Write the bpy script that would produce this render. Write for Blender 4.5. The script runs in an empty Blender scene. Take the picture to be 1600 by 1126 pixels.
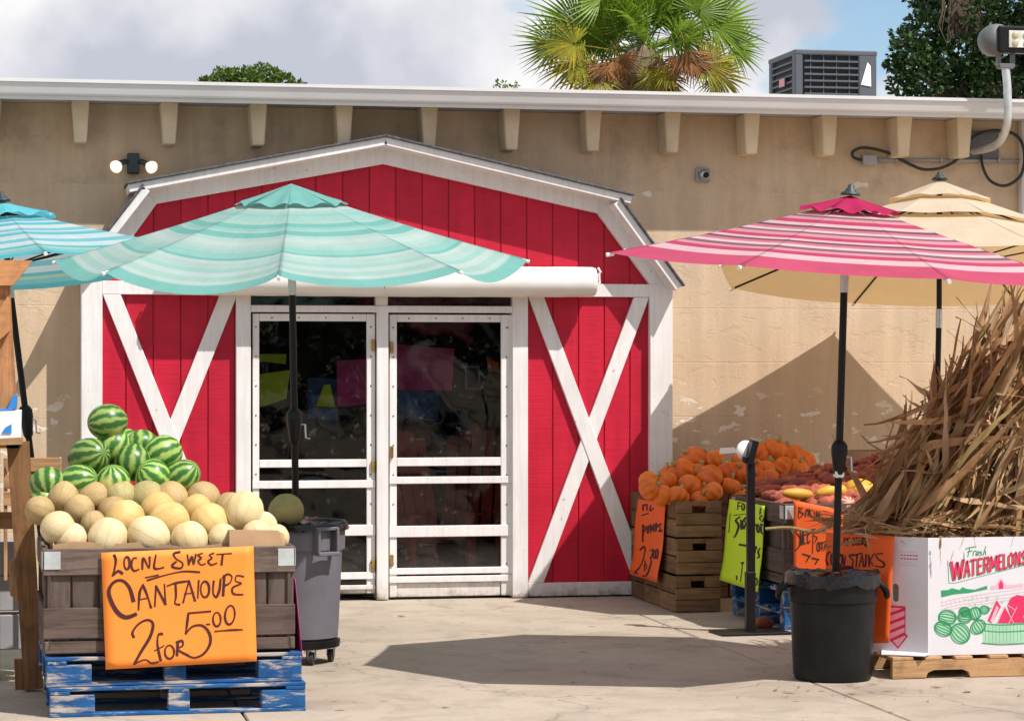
import bpy, bmesh, math, random
from mathutils import Vector, Matrix, Euler
random.seed(7)
R = math.radians
sc = bpy.context.scene
C = sc.collection

# ------------------------------------------------------------------ camera, sky, sun, exposure
FPX, TH, CX, CD, CH, HZ = 4000.0, math.atan(0.195), -2.65, 18.6, 1.68, 575.0
cam = bpy.data.cameras.new('camera'); cam.sensor_width = 36.0
cam.lens = FPX / 1600 * 36.0; cam.shift_y = (HZ - 563) / 1600
cam.clip_end = 3000
camo = bpy.data.objects.new('camera', cam); C.objects.link(camo)
camo.location = (CX, -CD, CH); camo.rotation_euler = (R(90), 0, -TH)
sc.camera = camo

SUN = Vector((0.92, -1.0, 1.85)).normalized()          # direction towards the sun
sun = bpy.data.lights.new('sun', 'SUN'); sun.energy = 4.3; sun.angle = R(0.6); sun.color = (1.0, 0.955, 0.90)
suno = bpy.data.objects.new('sun', sun); C.objects.link(suno)
suno.rotation_euler = SUN.to_track_quat('Z', 'Y').to_euler()
suno.location = (4, -6, 12)

world = bpy.data.worlds.new('World'); sc.world = world; world.use_nodes = True
nt = world.node_tree; nt.nodes.clear()
def wn(t, **k):
    n = nt.nodes.new(t)
    for a, b in k.items(): setattr(n, a, b)
    return n
sky = wn('ShaderNodeTexSky'); sky.sky_type = 'NISHITA'; sky.sun_disc = False
sky.sun_elevation = math.asin(SUN.z); sky.sun_rotation = math.atan2(SUN.x, SUN.y)
sky.dust_density = 0.0; sky.ozone_density = 3.0
bg = wn('ShaderNodeBackground'); bg.inputs[1].default_value = 0.096
tc = wn('ShaderNodeTexCoord')
mp = wn('ShaderNodeMapping'); mp.inputs['Scale'].default_value = (1.0, 1.0, 1.7); mp.inputs['Location'].default_value = (2.12, 0.93, 3.56)
n1 = wn('ShaderNodeTexNoise'); n1.inputs['Scale'].default_value = 6.5; n1.inputs['Detail'].default_value = 9; n1.inputs['Roughness'].default_value = 0.52
n2 = wn('ShaderNodeTexNoise'); n2.inputs['Scale'].default_value = 9.0; n2.inputs['Detail'].default_value = 6; n2.inputs['Roughness'].default_value = 0.5
mp2 = wn('ShaderNodeMapping'); mp2.inputs['Location'].default_value = (3.3, 1.7, 0.2)
r1 = wn('ShaderNodeValToRGB'); r1.color_ramp.elements[0].position = 0.42; r1.color_ramp.elements[1].position = 0.49
r2 = wn('ShaderNodeValToRGB'); r2.color_ramp.elements[0].position = 0.40; r2.color_ramp.elements[1].position = 0.58
r2.color_ramp.elements[0].color = (4.5, 4.7, 5.4, 1); r2.color_ramp.elements[1].color = (7.9, 7.8, 7.85, 1)
mx = wn('ShaderNodeMix', data_type='RGBA')
out = wn('ShaderNodeOutputWorld')
L = nt.links.new
L(tc.outputs['Generated'], mp.inputs[0]); L(mp.outputs[0], n1.inputs['Vector'])
L(tc.outputs['Generated'], mp2.inputs[0]); L(mp2.outputs[0], n2.inputs['Vector'])
L(n1.outputs[0], r1.inputs[0]); L(n2.outputs[0], r2.inputs[0])
L(r1.outputs[0], mx.inputs[0]); L(sky.outputs[0], mx.inputs[6]); L(r2.outputs[0], mx.inputs[7])
L(mx.outputs[2], bg.inputs[0]); L(bg.outputs[0], out.inputs[0])

sc.view_settings.view_transform = 'Standard'; sc.view_settings.look = 'None'
sc.view_settings.exposure = 0.40; sc.view_settings.gamma = 1.0; sc.view_settings.use_curve_mapping = False
sc.cycles.max_bounces = 8; sc.cycles.transparent_max_bounces = 12

# ------------------------------------------------------------------ survey of the photograph: pixel + known plane -> metres
cT, sT = math.cos(TH), math.sin(TH)
def ray(u):
    a = (u - 800) / FPX
    return sT + a * cT, cT - a * sT
def W(u, v, Y):                       # point on the plane y = Y (parallel to the wall)
    rx, ry = ray(u); t = (Y + CD) / ry
    return Vector((CX + rx * t, Y, CH - (v - HZ) * t / FPX))
def G(u, v, z=0.0):                   # point at height z
    rx, ry = ray(u); t = FPX * (CH - z) / (v - HZ)
    return Vector((CX + rx * t, -CD + ry * t, z))
def PX(u, Y): return W(u, 575, Y).x
def PZ(u, v, Y): return W(u, v, Y).z
def MPP(p): return ((p[0] - CX) * sT + (p[1] + CD) * cT) / FPX   # metres per pixel at p

# ------------------------------------------------------------------ object helpers
def link(o, parent=None):
    C.objects.link(o)
    if parent is not None: o.parent = parent
    return o
def empty(name, loc=(0, 0, 0), rz=0, parent=None):
    o = bpy.data.objects.new(name, None); o.location = loc; o.rotation_euler = (0, 0, rz); o.empty_display_size = 0.1
    return link(o, parent)
def tag(o, label=None, cat=None, group=None, kind=None):
    if label: o['label'] = label
    if cat: o['category'] = cat
    if group: o['group'] = group
    if kind: o['kind'] = kind
    return o
def mo(name, me, mat, parent=None, loc=(0, 0, 0), rot=(0, 0, 0), scale=(1, 1, 1)):
    o = bpy.data.objects.new(name, me); o.location = loc; o.rotation_euler = rot; o.scale = scale
    if mat is not None and not me.materials: me.materials.append(mat)
    return link(o, parent)
def copy_tree(o, parent=None):
    c = o.copy(); C.objects.link(c); c.parent = parent
    for ch in list(o.children): copy_tree(ch, c)
    return c

class MB:
    def __init__(s): s.v = []; s.f = []; s.uv = None
    def quad(s, a, b, c, d):
        n = len(s.v); s.v += [tuple(a), tuple(b), tuple(c), tuple(d)]; s.f.append((n, n+1, n+2, n+3)); return s
    def poly(s, pts):
        n = len(s.v); s.v += [tuple(p) for p in pts]; s.f.append(tuple(range(n, n+len(pts)))); return s
    def box(s, c, d, M=None, ch=0.0):
        hx, hy, hz = d[0]/2, d[1]/2, d[2]/2
        ch = min(ch, hx*.4, hy*.4, hz*.4)
        n = len(s.v)
        if ch <= 0:
            P = [Vector((x*hx, y*hy, z*hz)) for z in (-1, 1) for y in (-1, 1) for x in (-1, 1)]
            F = [(0,2,3,1),(4,5,7,6),(0,1,5,4),(2,6,7,3),(0,4,6,2),(1,3,7,5)]
        else:
            P = []; idx = {}
            for sx in (-1, 1):
                for sy in (-1, 1):
                    for sz in (-1, 1):
                        for k in range(3):
                            q = [sx*hx, sy*hy, sz*hz]
                            for j in range(3):
                                if j != k: q[j] -= (sx, sy, sz)[j]*ch
                            idx[(sx, sy, sz, k)] = len(P); P.append(Vector(q))
            F = []
            for k in range(3):                       # six main faces
                a, b = [j for j in range(3) if j != k]
                for sg in (-1, 1):
                    loop = []
                    for (p, q) in ((-1,-1),(1,-1),(1,1),(-1,1)):
                        t = [0,0,0]; t[k] = sg; t[a] = p; t[b] = q
                        loop.append(idx[(t[0],t[1],t[2],k)])
                    F.append(tuple(loop))
            for k in range(3):                       # twelve edges along axis k
                a, b = [j for j in range(3) if j != k]
                for p in (-1, 1):
                    for q in (-1, 1):
                        l = []
                        for (sg, face) in ((-1,a),(1,a),(1,b),(-1,b)):
                            t = [0,0,0]; t[k] = sg; t[a] = p; t[b] = q
                            l.append(idx[(t[0],t[1],t[2],face)])
                        F.append(tuple(l))
            for sx in (-1, 1):
                for sy in (-1, 1):
                    for sz in (-1, 1): F.append(tuple(idx[(sx,sy,sz,k)] for k in range(3)))
        if M is not None: P = [M @ p for p in P]
        c = Vector(c)
        s.v += [tuple(p + c) for p in P]; s.f += [tuple(i+n for i in f) for f in F]; return s
    def tube(s, pts, r, n=8, cap=True):
        pts = [Vector(p) for p in pts]; rs = r if isinstance(r, (list, tuple)) else [r]*len(pts)
        base = len(s.v); prev = None
        for i, p in enumerate(pts):
            d = (pts[min(i+1, len(pts)-1)] - pts[max(i-1, 0)]).normalized()
            if prev is None:
                up = Vector((0, 0, 1)) if abs(d.z) < 0.9 else Vector((1, 0, 0))
                x = d.cross(up).normalized()
            else: x = (prev - d*prev.dot(d)).normalized()
            prev = x; y = d.cross(x)
            for k in range(n):
                a = 2*math.pi*k/n; s.v.append(tuple(p + (x*math.cos(a) + y*math.sin(a))*rs[i]))
        for i in range(len(pts)-1):
            for k in range(n):
                a = base+i*n+k; b = base+i*n+(k+1) % n; s.f.append((a, b, b+n, a+n))
        if cap:
            s.f.append(tuple(range(base+n-1, base-1, -1))); e = base+(len(pts)-1)*n; s.f.append(tuple(range(e, e+n)))
        return s
    def lathe(s, prof, n=24, c=(0, 0, 0), M=None, sq=None):
        base = len(s.v); c = Vector(c)
        for (r, z) in prof:
            for k in range(n):
                a = 2*math.pi*k/n; m = 1.0 if sq is None else sq(a)
                p = Vector((r*m*math.cos(a), r*m*math.sin(a), z))
                if M is not None: p = M @ p
                s.v.append(tuple(p + c))
        for i in range(len(prof)-1):
            for k in range(n):
                a = base+i*n+k; b = base+i*n+(k+1) % n; s.f.append((a, b, b+n, a+n))
        s.f.append(tuple(range(base+n-1, base-1, -1))); e = base+(len(prof)-1)*n; s.f.append(tuple(range(e, e+n)))
        return s
    def prism(s, pts, off):                   # polygon extruded by vector off
        n = len(pts); b = len(s.v); off = Vector(off)
        s.v += [tuple(Vector(p)) for p in pts] + [tuple(Vector(p)+off) for p in pts]
        s.f.append(tuple(range(b, b+n))); s.f.append(tuple(range(b+2*n-1, b+n-1, -1)))
        for i in range(n): s.f.append((b+i, b+n+i, b+n+(i+1) % n, b+(i+1) % n))
        return s
    def ball(s, c, r, nu=12, nv=8):
        c = Vector(c); rr = r if isinstance(r, (tuple, list)) else (r, r, r)
        b = len(s.v)
        for j in range(nv+1):
            t = math.pi*j/nv
            for k in range(nu):
                a = 2*math.pi*k/nu
                s.v.append((c.x+rr[0]*math.sin(t)*math.cos(a), c.y+rr[1]*math.sin(t)*math.sin(a), c.z+rr[2]*math.cos(t)))
        for j in range(nv):
            for k in range(nu):
                p = b+j*nu+k; q = b+j*nu+(k+1) % nu; s.f.append((p, p+nu, q+nu, q))
        return s
    def mesh(s, name='mesh', smooth=False, fixn=True):
        me = bpy.data.meshes.new(name); me.from_pydata(s.v, [], s.f); me.update()
        if fixn:
            bm = bmesh.new(); bm.from_mesh(me)
            bmesh.ops.recalc_face_normals(bm, faces=bm.faces); bm.to_mesh(me); bm.free()
        if smooth:
            for p in me.polygons: p.use_smooth = True
        return me
    def build(s, name, mat, parent=None, loc=(0, 0, 0), rot=(0, 0, 0), smooth=False, fixn=True):
        return mo(name, s.mesh(name, smooth, fixn), mat, parent, loc, rot)

def box(name, c, d, mat, parent=None, rot=(0, 0, 0), ch=0.004):
    return mo(name, MB().box((0, 0, 0), d, None, ch).mesh(name), mat, parent, c, rot)
def smooth_by_angle(me, ang=40):
    for p in me.polygons: p.use_smooth = True
    me.set_sharp_from_angle(angle=R(ang))
    return me
def spline(pts, n=6, closed=False):
    P = [Vector(p) for p in pts]; out = []
    m = len(P)
    rng = m if closed else m-1
    for i in range(rng):
        if closed: p0, p1, p2, p3 = P[(i-1) % m], P[i], P[(i+1) % m], P[(i+2) % m]
        else: p0, p1, p2, p3 = P[max(i-1, 0)], P[i], P[i+1], P[min(i+2, m-1)]
        for k in range(n):
            t = k/n
            out.append(0.5*((2*p1)+(p2-p0)*t+(2*p0-5*p1+4*p2-p3)*t*t+(3*p1-p0-3*p2+p3)*t**3))
    out.append(P[0].copy() if closed else P[-1].copy())
    return out

# ------------------------------------------------------------------ materials
MATS = {}
class NB:
    """tiny node builder"""
    def __init__(s, name):
        s.m = bpy.data.materials.new(name); s.m.use_nodes = True; s.t = s.m.node_tree; s.t.nodes.clear()
        s.out = s.t.nodes.new('ShaderNodeOutputMaterial'); MATS[name] = s.m
    def n(s, t, **k):
        x = s.t.nodes.new(t)
        for a, b in k.items(): setattr(x, a, b)
        return x
    def l(s, a, b): s.t.links.new(a, b)
    def coord(s, kind='Object', scale=(1, 1, 1), loc=(0, 0, 0), rnd=False):
        if kind == 'World': src = s.n('ShaderNodeNewGeometry').outputs['Position']
        else: src = s.n('ShaderNodeTexCoord').outputs[kind]
        mp = s.n('ShaderNodeMapping'); mp.inputs['Scale'].default_value = scale; mp.inputs['Location'].default_value = loc
        s.l(src, mp.inputs[0])
        if rnd:
            oi = s.n('ShaderNodeObjectInfo'); mul = s.n('ShaderNodeMath', operation='MULTIPLY'); mul.inputs[1].default_value = 37.0
            s.l(oi.outputs['Random'], mul.inputs[0]); s.l(mul.outputs[0], mp.inputs['Location'])
        return mp.outputs[0]
    def noise(s, vec, scale, detail=4, rough=0.55, dist=0.0):
        x = s.n('ShaderNodeTexNoise'); x.inputs['Scale'].default_value = scale; x.inputs['Detail'].default_value = detail
        x.inputs['Roughness'].default_value = rough; x.inputs['Distortion'].default_value = dist
        s.l(vec, x.inputs['Vector']); return x.outputs[0]
    def ramp(s, fac, stops, interp='LINEAR'):
        x = s.n('ShaderNodeValToRGB'); cr = x.color_ramp; cr.interpolation = interp
        while len(cr.elements) < len(stops): cr.elements.new(0.5)
        for e, (p, c) in zip(cr.elements, stops):
            e.position = p; e.color = (c if len(c) == 4 else (*c, 1)) if not isinstance(c, (int, float)) else (c, c, c, 1)
        s.l(fac, x.inputs[0]); return x.outputs[0]
    def mix(s, f, a, b, mode='MIX'):
        x = s.n('ShaderNodeMix', data_type='RGBA', blend_type=mode)
        for sock, val in ((0, f), (6, a), (7, b)):
            if isinstance(val, (int, float)): x.inputs[sock].default_value = val
            elif isinstance(val, tuple): x.inputs[sock].default_value = (*val, 1) if len(val) == 3 else val
            else: s.l(val, x.inputs[sock])
        return x.outputs[2]
    def math(s, op, a, b=None):
        x = s.n('ShaderNodeMath', operation=op)
        for i, val in ((0, a), (1, b)):
            if val is None: continue
            if isinstance(val, (int, float)): x.inputs[i].default_value = val
            else: s.l(val, x.inputs[i])
        return x.outputs[0]
    def bump(s, h, strength=0.3, dist=0.01):
        b = s.n('ShaderNodeBump'); b.inputs['Strength'].default_value = strength; b.inputs['Distance'].default_value = dist
        s.l(h, b.inputs['Height']); return b.outputs[0]
    def bsdf(s, col, rough=0.7, normal=None, spec=0.5, metal=0.0, trans=None, emit=None, tcol=None):
        p = s.n('ShaderNodeBsdfPrincipled')
        for nm, val in (('Base Color', col), ('Roughness', rough), ('Metallic', metal), ('Specular IOR Level', spec)):
            if isinstance(val, (int, float)): p.inputs[nm].default_value = val
            elif isinstance(val, tuple): p.inputs[nm].default_value = (*val, 1) if len(val) == 3 else val
            else: s.l(val, p.inputs[nm])
        if normal is not None: s.l(normal, p.inputs['Normal'])
        if emit: p.inputs['Emission Color'].default_value = (*emit[0], 1); p.inputs['Emission Strength'].default_value = emit[1]
        sh = p.outputs[0]
        if trans:                                        # thin cloth or leaf: light passes through
            tr = s.n('ShaderNodeBsdfTranslucent')
            if tcol is not None: tr.inputs[0].default_value = (*tcol, 1)
            elif isinstance(col, tuple): tr.inputs[0].default_value = (*col, 1)
            else: s.l(col, tr.inputs[0])
            ms = s.n('ShaderNodeMixShader'); ms.inputs[0].default_value = trans
            s.l(sh, ms.inputs[1]); s.l(tr.outputs[0], ms.inputs[2]); sh = ms.outputs[0]
        s.l(sh, s.out.inputs[0]); return s.m
    def objrand(s): return s.n('ShaderNodeObjectInfo').outputs['Random']

def plain(name, col, rough=0.6, var=0.12, scale=6, bump=0.0, bscale=60, metal=0.0, spec=0.5, orand=0.0, trans=None, kind='Object', stretch=(1, 1, 1)):
    b = NB(name); vec = b.coord(kind, stretch, rnd=(kind == 'Object'))
    nz = b.noise(vec, scale, 5)
    dark = tuple(c*(1-var*1.6) for c in col); lite = tuple(min(1, c*(1+var)) for c in col)
    c = b.ramp(nz, [(0.3, dark), (0.7, lite)])
    if orand:
        v = b.ramp(b.objrand(), [(0, 1-orand), (1, 1+orand*0.6)])
        c = b.mix(1.0, c, v, 'MULTIPLY')
    nrm = b.bump(b.noise(vec, bscale, 3), bump, 0.01) if bump else None
    return b.bsdf(c, rough, nrm, spec, metal, trans)

# stucco wall with peeled flakes
b = NB('stucco'); v = b.coord('World')
base = b.ramp(b.noise(v, 0.9, 6, 0.6), [(0.3, (0.565, 0.415, 0.275)), (0.7, (0.65, 0.50, 0.355))])
streak = b.ramp(b.noise(b.coord('World', (3.0, 1, 0.35)), 2.2, 6, 0.65), [(0.42, 0.80), (0.62, 1.0)])
c = b.mix(0.6, base, streak, 'MULTIPLY')
# flakes of bare white undercoat, low on the wall beside the pumpkins and a few on the left
flk = b.ramp(b.noise(b.coord('World', (1.0, 1, 2.2)), 5.0, 8, 0.62), [(0.575, 0.0), (0.59, 1.0)])
sx = b.n('ShaderNodeSeparateXYZ'); b.l(b.n('ShaderNodeNewGeometry').outputs['Position'], sx.inputs[0])
hz = b.ramp(b.math('ABSOLUTE', b.math('SUBTRACT', sx.outputs[2], 1.12)), [(0.22, 1.0), (0.50, 0.0)])
c = b.mix(b.math('MULTIPLY', flk, hz), c, (0.76, 0.69, 0.58))
flk2 = b.ramp(b.noise(b.coord('World', (1, 1, 1.3), (4.2, 0, 1.1)), 3.1, 5, 0.5), [(0.70, 0.0), (0.71, 1.0)])
c = b.mix(flk2, c, (0.70, 0.66, 0.58))
specks = b.ramp(b.noise(v, 13, 6, 0.7), [(0.27, 0.45), (0.33, 1.0)])
c = b.mix(0.55, c, specks, 'MULTIPLY')
mold = b.math('MULTIPLY', b.ramp(b.noise(b.coord('World', (1, 1, .8)), 3.2, 8, .72), [(.50, 0.0), (.66, 1.0)]), b.ramp(sx.outputs[2], [(0.0, 0.0), (1.0, 1.0)]))
hi_ = b.math('MULTIPLY', b.math('GREATER_THAN', sx.outputs[2], 3.0), mold)
c = b.mix(b.math('MULTIPLY', hi_, 0.3), c, (0.16, 0.125, 0.085))
# horizontal joints of the old board formwork
wv = b.math('FRACT', b.math('MULTIPLY', b.math('ADD', sx.outputs[2], 0.10), 1/0.405))
joint = b.ramp(b.math('ABSOLUTE', b.math('SUBTRACT', wv, 0.5)), [(0.0, 0.0), (0.012, 1.0)])
h = b.math('ADD', b.noise(v, 45, 5, 0.7), b.math('MULTIPLY', joint, 0.5))
h = b.math('ADD', h, b.math('MULTIPLY', flk, -0.6))
b.bsdf(c, 0.85, b.bump(h, 0.5, 0.006), 0.3)

# concrete
b = NB('concrete'); v = b.coord('World')
c = b.ramp(b.noise(v, 0.55, 8, 0.62), [(0.28, (0.43, 0.40, 0.40)), (0.52, (0.55, 0.525, 0.53)), (0.75, (0.61, 0.592, 0.60))])
c = b.mix(0.75, c, b.ramp(b.noise(v, 2.6, 9, 0.7, 0.6), [(0.32, 0.66), (0.52, 1.0)]), 'MULTIPLY')
c = b.mix(0.8, c, b.ramp(b.noise(v, 34, 5, 0.75), [(0.32, 0.72), (0.46, 1.0)]), 'MULTIPLY')
c = b.mix(0.9, c, b.ramp(b.noise(b.coord('World', (1, 1, 1), (7, 2, 0)), 7.5, 2, 0.4), [(0.255, 0.40), (0.28, 1.0)]), 'MULTIPLY')
# dried water stain in front of the left door
dv = b.n('ShaderNodeVectorMath', operation='DISTANCE'); b.l(b.coord('World', (1, 1.0, 1)), dv.inputs[0]); dv.inputs[1].default_value = (-0.55, -1.7, 0)
stn = b.math('ADD', dv.outputs['Value'], b.math('MULTIPLY', b.noise(v, 2.4, 6, 0.6, 1.2), 1.9))
c = b.mix(1.0, c, b.ramp(stn, [(1.28, (0.74, 0.65, 0.51)), (1.42, (1, 1, 1))]), 'MULTIPLY')
crk = b.n('ShaderNodeTexVoronoi', feature='DISTANCE_TO_EDGE'); crk.inputs['Scale'].default_value = 0.38
dst = b.n('ShaderNodeVectorMath', operation='ADD'); b.l(v, dst.inputs[0])
nn = b.n('ShaderNodeTexNoise'); nn.inputs['Scale'].default_value = 2.0; nn.inputs['Detail'].default_value = 6; b.l(v, nn.inputs['Vector'])
sb = b.n('ShaderNodeVectorMath', operation='SCALE'); sb.inputs['Scale'].default_value = 0.7; b.l(nn.outputs['Color'], sb.inputs[0]); b.l(sb.outputs[0], dst.inputs[1])
b.l(dst.outputs[0], crk.inputs['Vector'])
ck = b.ramp(crk.outputs['Distance'], [(0.0, 0.45), (0.006, 1.0)])
c = b.mix(0.55, c, ck, 'MULTIPLY')
b.bsdf(c, 0.86, b.bump(b.math('ADD', b.noise(v, 120, 4, 0.7), b.math('MULTIPLY', ck, 0.6)), 0.35, 0.004), 0.25)
plain('joint_dirt', (0.13, 0.115, 0.10), 0.95, 0.3, 20, kind='World')

# red painted siding
b = NB('red_paint'); v = b.coord('Object', (1, 1, 1), rnd=True)
c = b.ramp(b.noise(v, 2.5, 5), [(0.3, (0.46, 0.005, 0.027)), (0.7, (0.60, 0.009, 0.042))])
grain = b.noise(b.coord('Object', (1.2, 1, 26), rnd=True), 3.0, 6, 0.65)
c = b.mix(0.5, c, b.ramp(grain, [(0.35, 0.78), (0.6, 1.0)]), 'MULTIPLY')
c = b.mix(1.0, c, b.ramp(b.objrand(), [(0, 0.93), (1, 1.05)]), 'MULTIPLY')
c = b.mix(0.55, c, b.ramp(b.noise(b.coord('World', (5, 1, 0.5)), 2.0, 7, 0.7), [(0.35, 0.72), (0.55, 1.0)]), 'MULTIPLY')
c = b.mix(b.ramp(b.noise(b.coord('World', (1, 1, 1)), 30, 6, 0.7), [(0.69, 0.0), (0.73, 0.5)]), c, (0.55, 0.16, 0.15))
b.bsdf(c, 0.55, b.bump(grain, 0.55, 0.004), 0.35)

# white paint with dirt creeping up from the ground and flaking spots
b = NB('white_paint'); v = b.coord('World')
c = b.ramp(b.noise(v, 3.0, 6, 0.6), [(0.25, (0.72, 0.69, 0.67)), (0.7, (0.82, 0.80, 0.79))])
c = b.mix(0.5, c, b.ramp(b.noise(b.coord('World', (9, 9, 0.7)), 3.0, 6, 0.7), [(0.38, 0.80), (0.56, 1.0)]), 'MULTIPLY')
chip = b.ramp(b.noise(v, 24, 6, 0.65), [(0.675, 0.0), (0.69, 1.0)])
c = b.mix(chip, c, (0.33, 0.26, 0.20))
sx = b.n('ShaderNodeSeparateXYZ'); b.l(b.n('ShaderNodeNewGeometry').outputs['Position'], sx.inputs[0])
low = b.math('ADD', sx.outputs[2], b.math('MULTIPLY', b.noise(v, 9, 6, 0.7), 0.34))
c = b.mix(1.0, c, b.ramp(low, [(0.16, (0.35, 0.29, 0.24)), (0.21, (0.78, 0.74, 0.70)), (0.34, (1, 1, 1))]), 'MULTIPLY')
b.bsdf(c, 0.55, b.bump(b.noise(b.coord('World', (8, 8, 8)), 4, 5), 0.15, 0.004), 0.4)
plain('gutter_white', (0.66, 0.65, 0.65), 0.4, 0.04, 2, kind='World')
plain('awning_vinyl', (0.80, 0.77, 0.72), 0.45, 0.05, 3, kind='World')
plain('shingle', (0.10, 0.10, 0.11), 0.9, 0.35, 30, 0.5, 120)
plain('tan_corbel', (0.68, 0.545, 0.375), 0.8, 0.12, 3, 0.3, 60)
plain('roof_felt', (0.45, 0.44, 0.43), 0.9, 0.1)
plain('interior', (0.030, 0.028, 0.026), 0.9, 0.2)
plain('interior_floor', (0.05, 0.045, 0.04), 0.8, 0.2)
plain('black_metal', (0.008, 0.007, 0.007), 0.42, 0.2, spec=0.25)
plain('black_plastic', (0.009, 0.009, 0.010), 0.42, 0.35, 5, 0.10, 40, spec=0.25)
plain('grey_plastic', (0.135, 0.13, 0.148), 0.45, 0.10, 6, 0.05, 60)
plain('bag_black', (0.008, 0.008, 0.009), 0.2, 0.3, 8, 0.8, 26)
plain('steel', (0.55, 0.56, 0.57), 0.35, 0.12, 8, metal=1.0)
plain('galvanised', (0.62, 0.66, 0.66), 0.45, 0.12, 14, metal=0.6)
plain('conduit_grey', (0.33, 0.33, 0.34), 0.5, 0.1, 8)
plain('dark_lamp', (0.025, 0.04, 0.045), 0.5, 0.2)
plain('brass', (0.42, 0.26, 0.08), 0.45, 0.3, 20, metal=0.7)
plain('rubber', (0.03, 0.03, 0.03), 0.7, 0.2)
plain('ac_paint', (0.085, 0.092, 0.105), 0.5, 0.08, 6)
plain('ac_dark', (0.012, 0.013, 0.016), 0.7, 0.1)
plain('paper_white', (0.80, 0.79, 0.78), 0.7, 0.04)
plain('pale_pink', (0.75, 0.33, 0.36), 0.6, 0.05)
plain('cardboard', (0.42, 0.26, 0.14), 0.85, 0.12, 5)
plain('box_white', (0.66, 0.65, 0.68), 0.6, 0.03, 3)
plain('blue_plastic', (0.03, 0.22, 0.62), 0.4, 0.1)
plain('orange_paper', (0.98, 0.29, 0.035), 0.6, 0.02, 3, trans=0.12)
plain('red_orange_paper', (0.95, 0.14, 0.015), 0.6, 0.02, 3, trans=0.12)
plain('lime_paper', (0.66, 0.90, 0.03), 0.6, 0.02, 3, trans=0.12)
plain('magenta_paper', (0.62, 0.05, 0.27), 0.6, 0.25, 5)
plain('blue_paper', (0.03, 0.12, 0.32), 0.6, 0.35, 6)
plain('marker', (0.055, 0.006, 0.006), 0.7, 0.1)
plain('marker_black', (0.02, 0.016, 0.014), 0.7, 0.1)
plain('print_red', (0.66, 0.02, 0.10), 0.6, 0.04)
plain('print_pink', (0.82, 0.42, 0.52), 0.6, 0.05)
plain('print_green', (0.02, 0.28, 0.11), 0.6, 0.08)
plain('print_pale_green', (0.36, 0.62, 0.42), 0.6, 0.08)
plain('pumpkin_stem', (0.42, 0.34, 0.14), 0.8, 0.2, 20)
plain('chain_dark', (0.05, 0.045, 0.04), 0.8, 0.2)
plain('dark_red', (0.40, 0.03, 0.02), 0.6, 0.15)
plain('led_yellow', (0.50, 0.47, 0.30), 0.3, 0.1)
plain('chair_red', (0.72, 0.10, 0.03), 0.5, 0.15)
plain('lamp_grey', (0.13, 0.13, 0.135), 0.5, 0.1, 8)

def wood(name, col, var=0.25, orand=0.25, rough=0.82, grainscale=(2, 2, 2), axis=0, nails=True):
    b = NB(name)
    s = [22, 22, 22]; s[axis] = 1.6
    g = b.noise(b.coord('Object', tuple(s), rnd=True), 1.6, 7, 0.66, 0.4)
    d = tuple(c*(1-var*1.8) for c in col); l = tuple(c*(1+var) for c in col)
    c = b.ramp(g, [(0.30, d), (0.5, col), (0.72, l)])
    blot = b.ramp(b.noise(b.coord('Object', (1, 1, 1), rnd=True), 7, 6, 0.65), [(0.32, 0.55), (0.5, 1.0)])
    c = b.mix(0.7, c, blot, 'MULTIPLY')
    c = b.mix(1.0, c, b.ramp(b.objrand(), [(0, 1-orand), (1, 1+orand*0.7)]), 'MULTIPLY')
    return b.bsdf(c, rough, b.bump(g, 0.6, 0.004), 0.25)
for ax, nm in ((0, 'x'), (1, 'y'), (2, 'z')):
    wood('weathered_'+nm, (0.128, 0.092, 0.075), axis=ax, var=0.34, orand=0.3)
    wood('crate_'+nm, (0.205, 0.118, 0.058), axis=ax, orand=0.35)
    wood('new_wood_'+nm, (0.46, 0.27, 0.13), axis=ax, orand=0.2)
    wood('post_wood_'+nm, (0.23, 0.115, 0.05), axis=ax, orand=0.15)
    wood('fresh_cedar_'+nm, (0.50, 0.235, 0.10), axis=ax, orand=0.12)
# worn blue pallet paint
for ax, nm in ((0, 'x'), (1, 'y'), (2, 'z')):
    b = NB('blue_pallet_'+nm); s = [14, 14, 14]; s[ax] = 2.5
    g = b.noise(b.coord('Object', tuple(s), rnd=True), 1.4, 7, 0.7, 0.3)
    blue = b.ramp(b.noise(b.coord('Object', (1, 1, 1), rnd=True), 8, 5), [(0.3, (0.008, 0.058, 0.18)), (0.7, (0.012, 0.105, 0.29))])
    worn = b.ramp(b.math('ADD', g, b.math('MULTIPLY', b.objrand(), 0.10)), [(0.56, 0.0), (0.64, 1.0)])
    c = b.mix(worn, blue, b.ramp(g, [(0.4, (0.20, 0.16, 0.13)), (0.75, (0.50, 0.46, 0.42))]))
    b.bsdf(c, 0.75, b.bump(g, 0.5, 0.004), 0.3)

# plastic film of the doors: clear but smoky, wrinkled, with its own reflections
b = NB('door_film')
v = b.coord('World', (1, 1, 1))
fr = b.n('ShaderNodeFresnel'); fr.inputs['IOR'].default_value = 1.42
h = b.noise(b.coord('World', (1, 1, 0.8)), 1.6, 2, 0.4, 0.8)
nb_ = b.bump(h, 0.35, 0.03); b.l(nb_, fr.inputs['Normal'])
tr = b.n('ShaderNodeBsdfTransparent'); tr.inputs[0].default_value = (0.56, 0.56, 0.55, 1)
gl = b.n('ShaderNodeBsdfGlossy'); gl.inputs['Roughness'].default_value = 0.04; gl.inputs['Color'].default_value = (0.9, 0.9, 0.9, 1); b.l(nb_, gl.inputs['Normal'])
ms = b.n('ShaderNodeMixShader'); b.l(fr.outputs[0], ms.inputs[0]); b.l(tr.outputs[0], ms.inputs[1]); b.l(gl.outputs[0], ms.inputs[2])
df = b.n('ShaderNodeBsdfDiffuse'); df.inputs[0].default_value = (0.34, 0.31, 0.28, 1)
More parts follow.
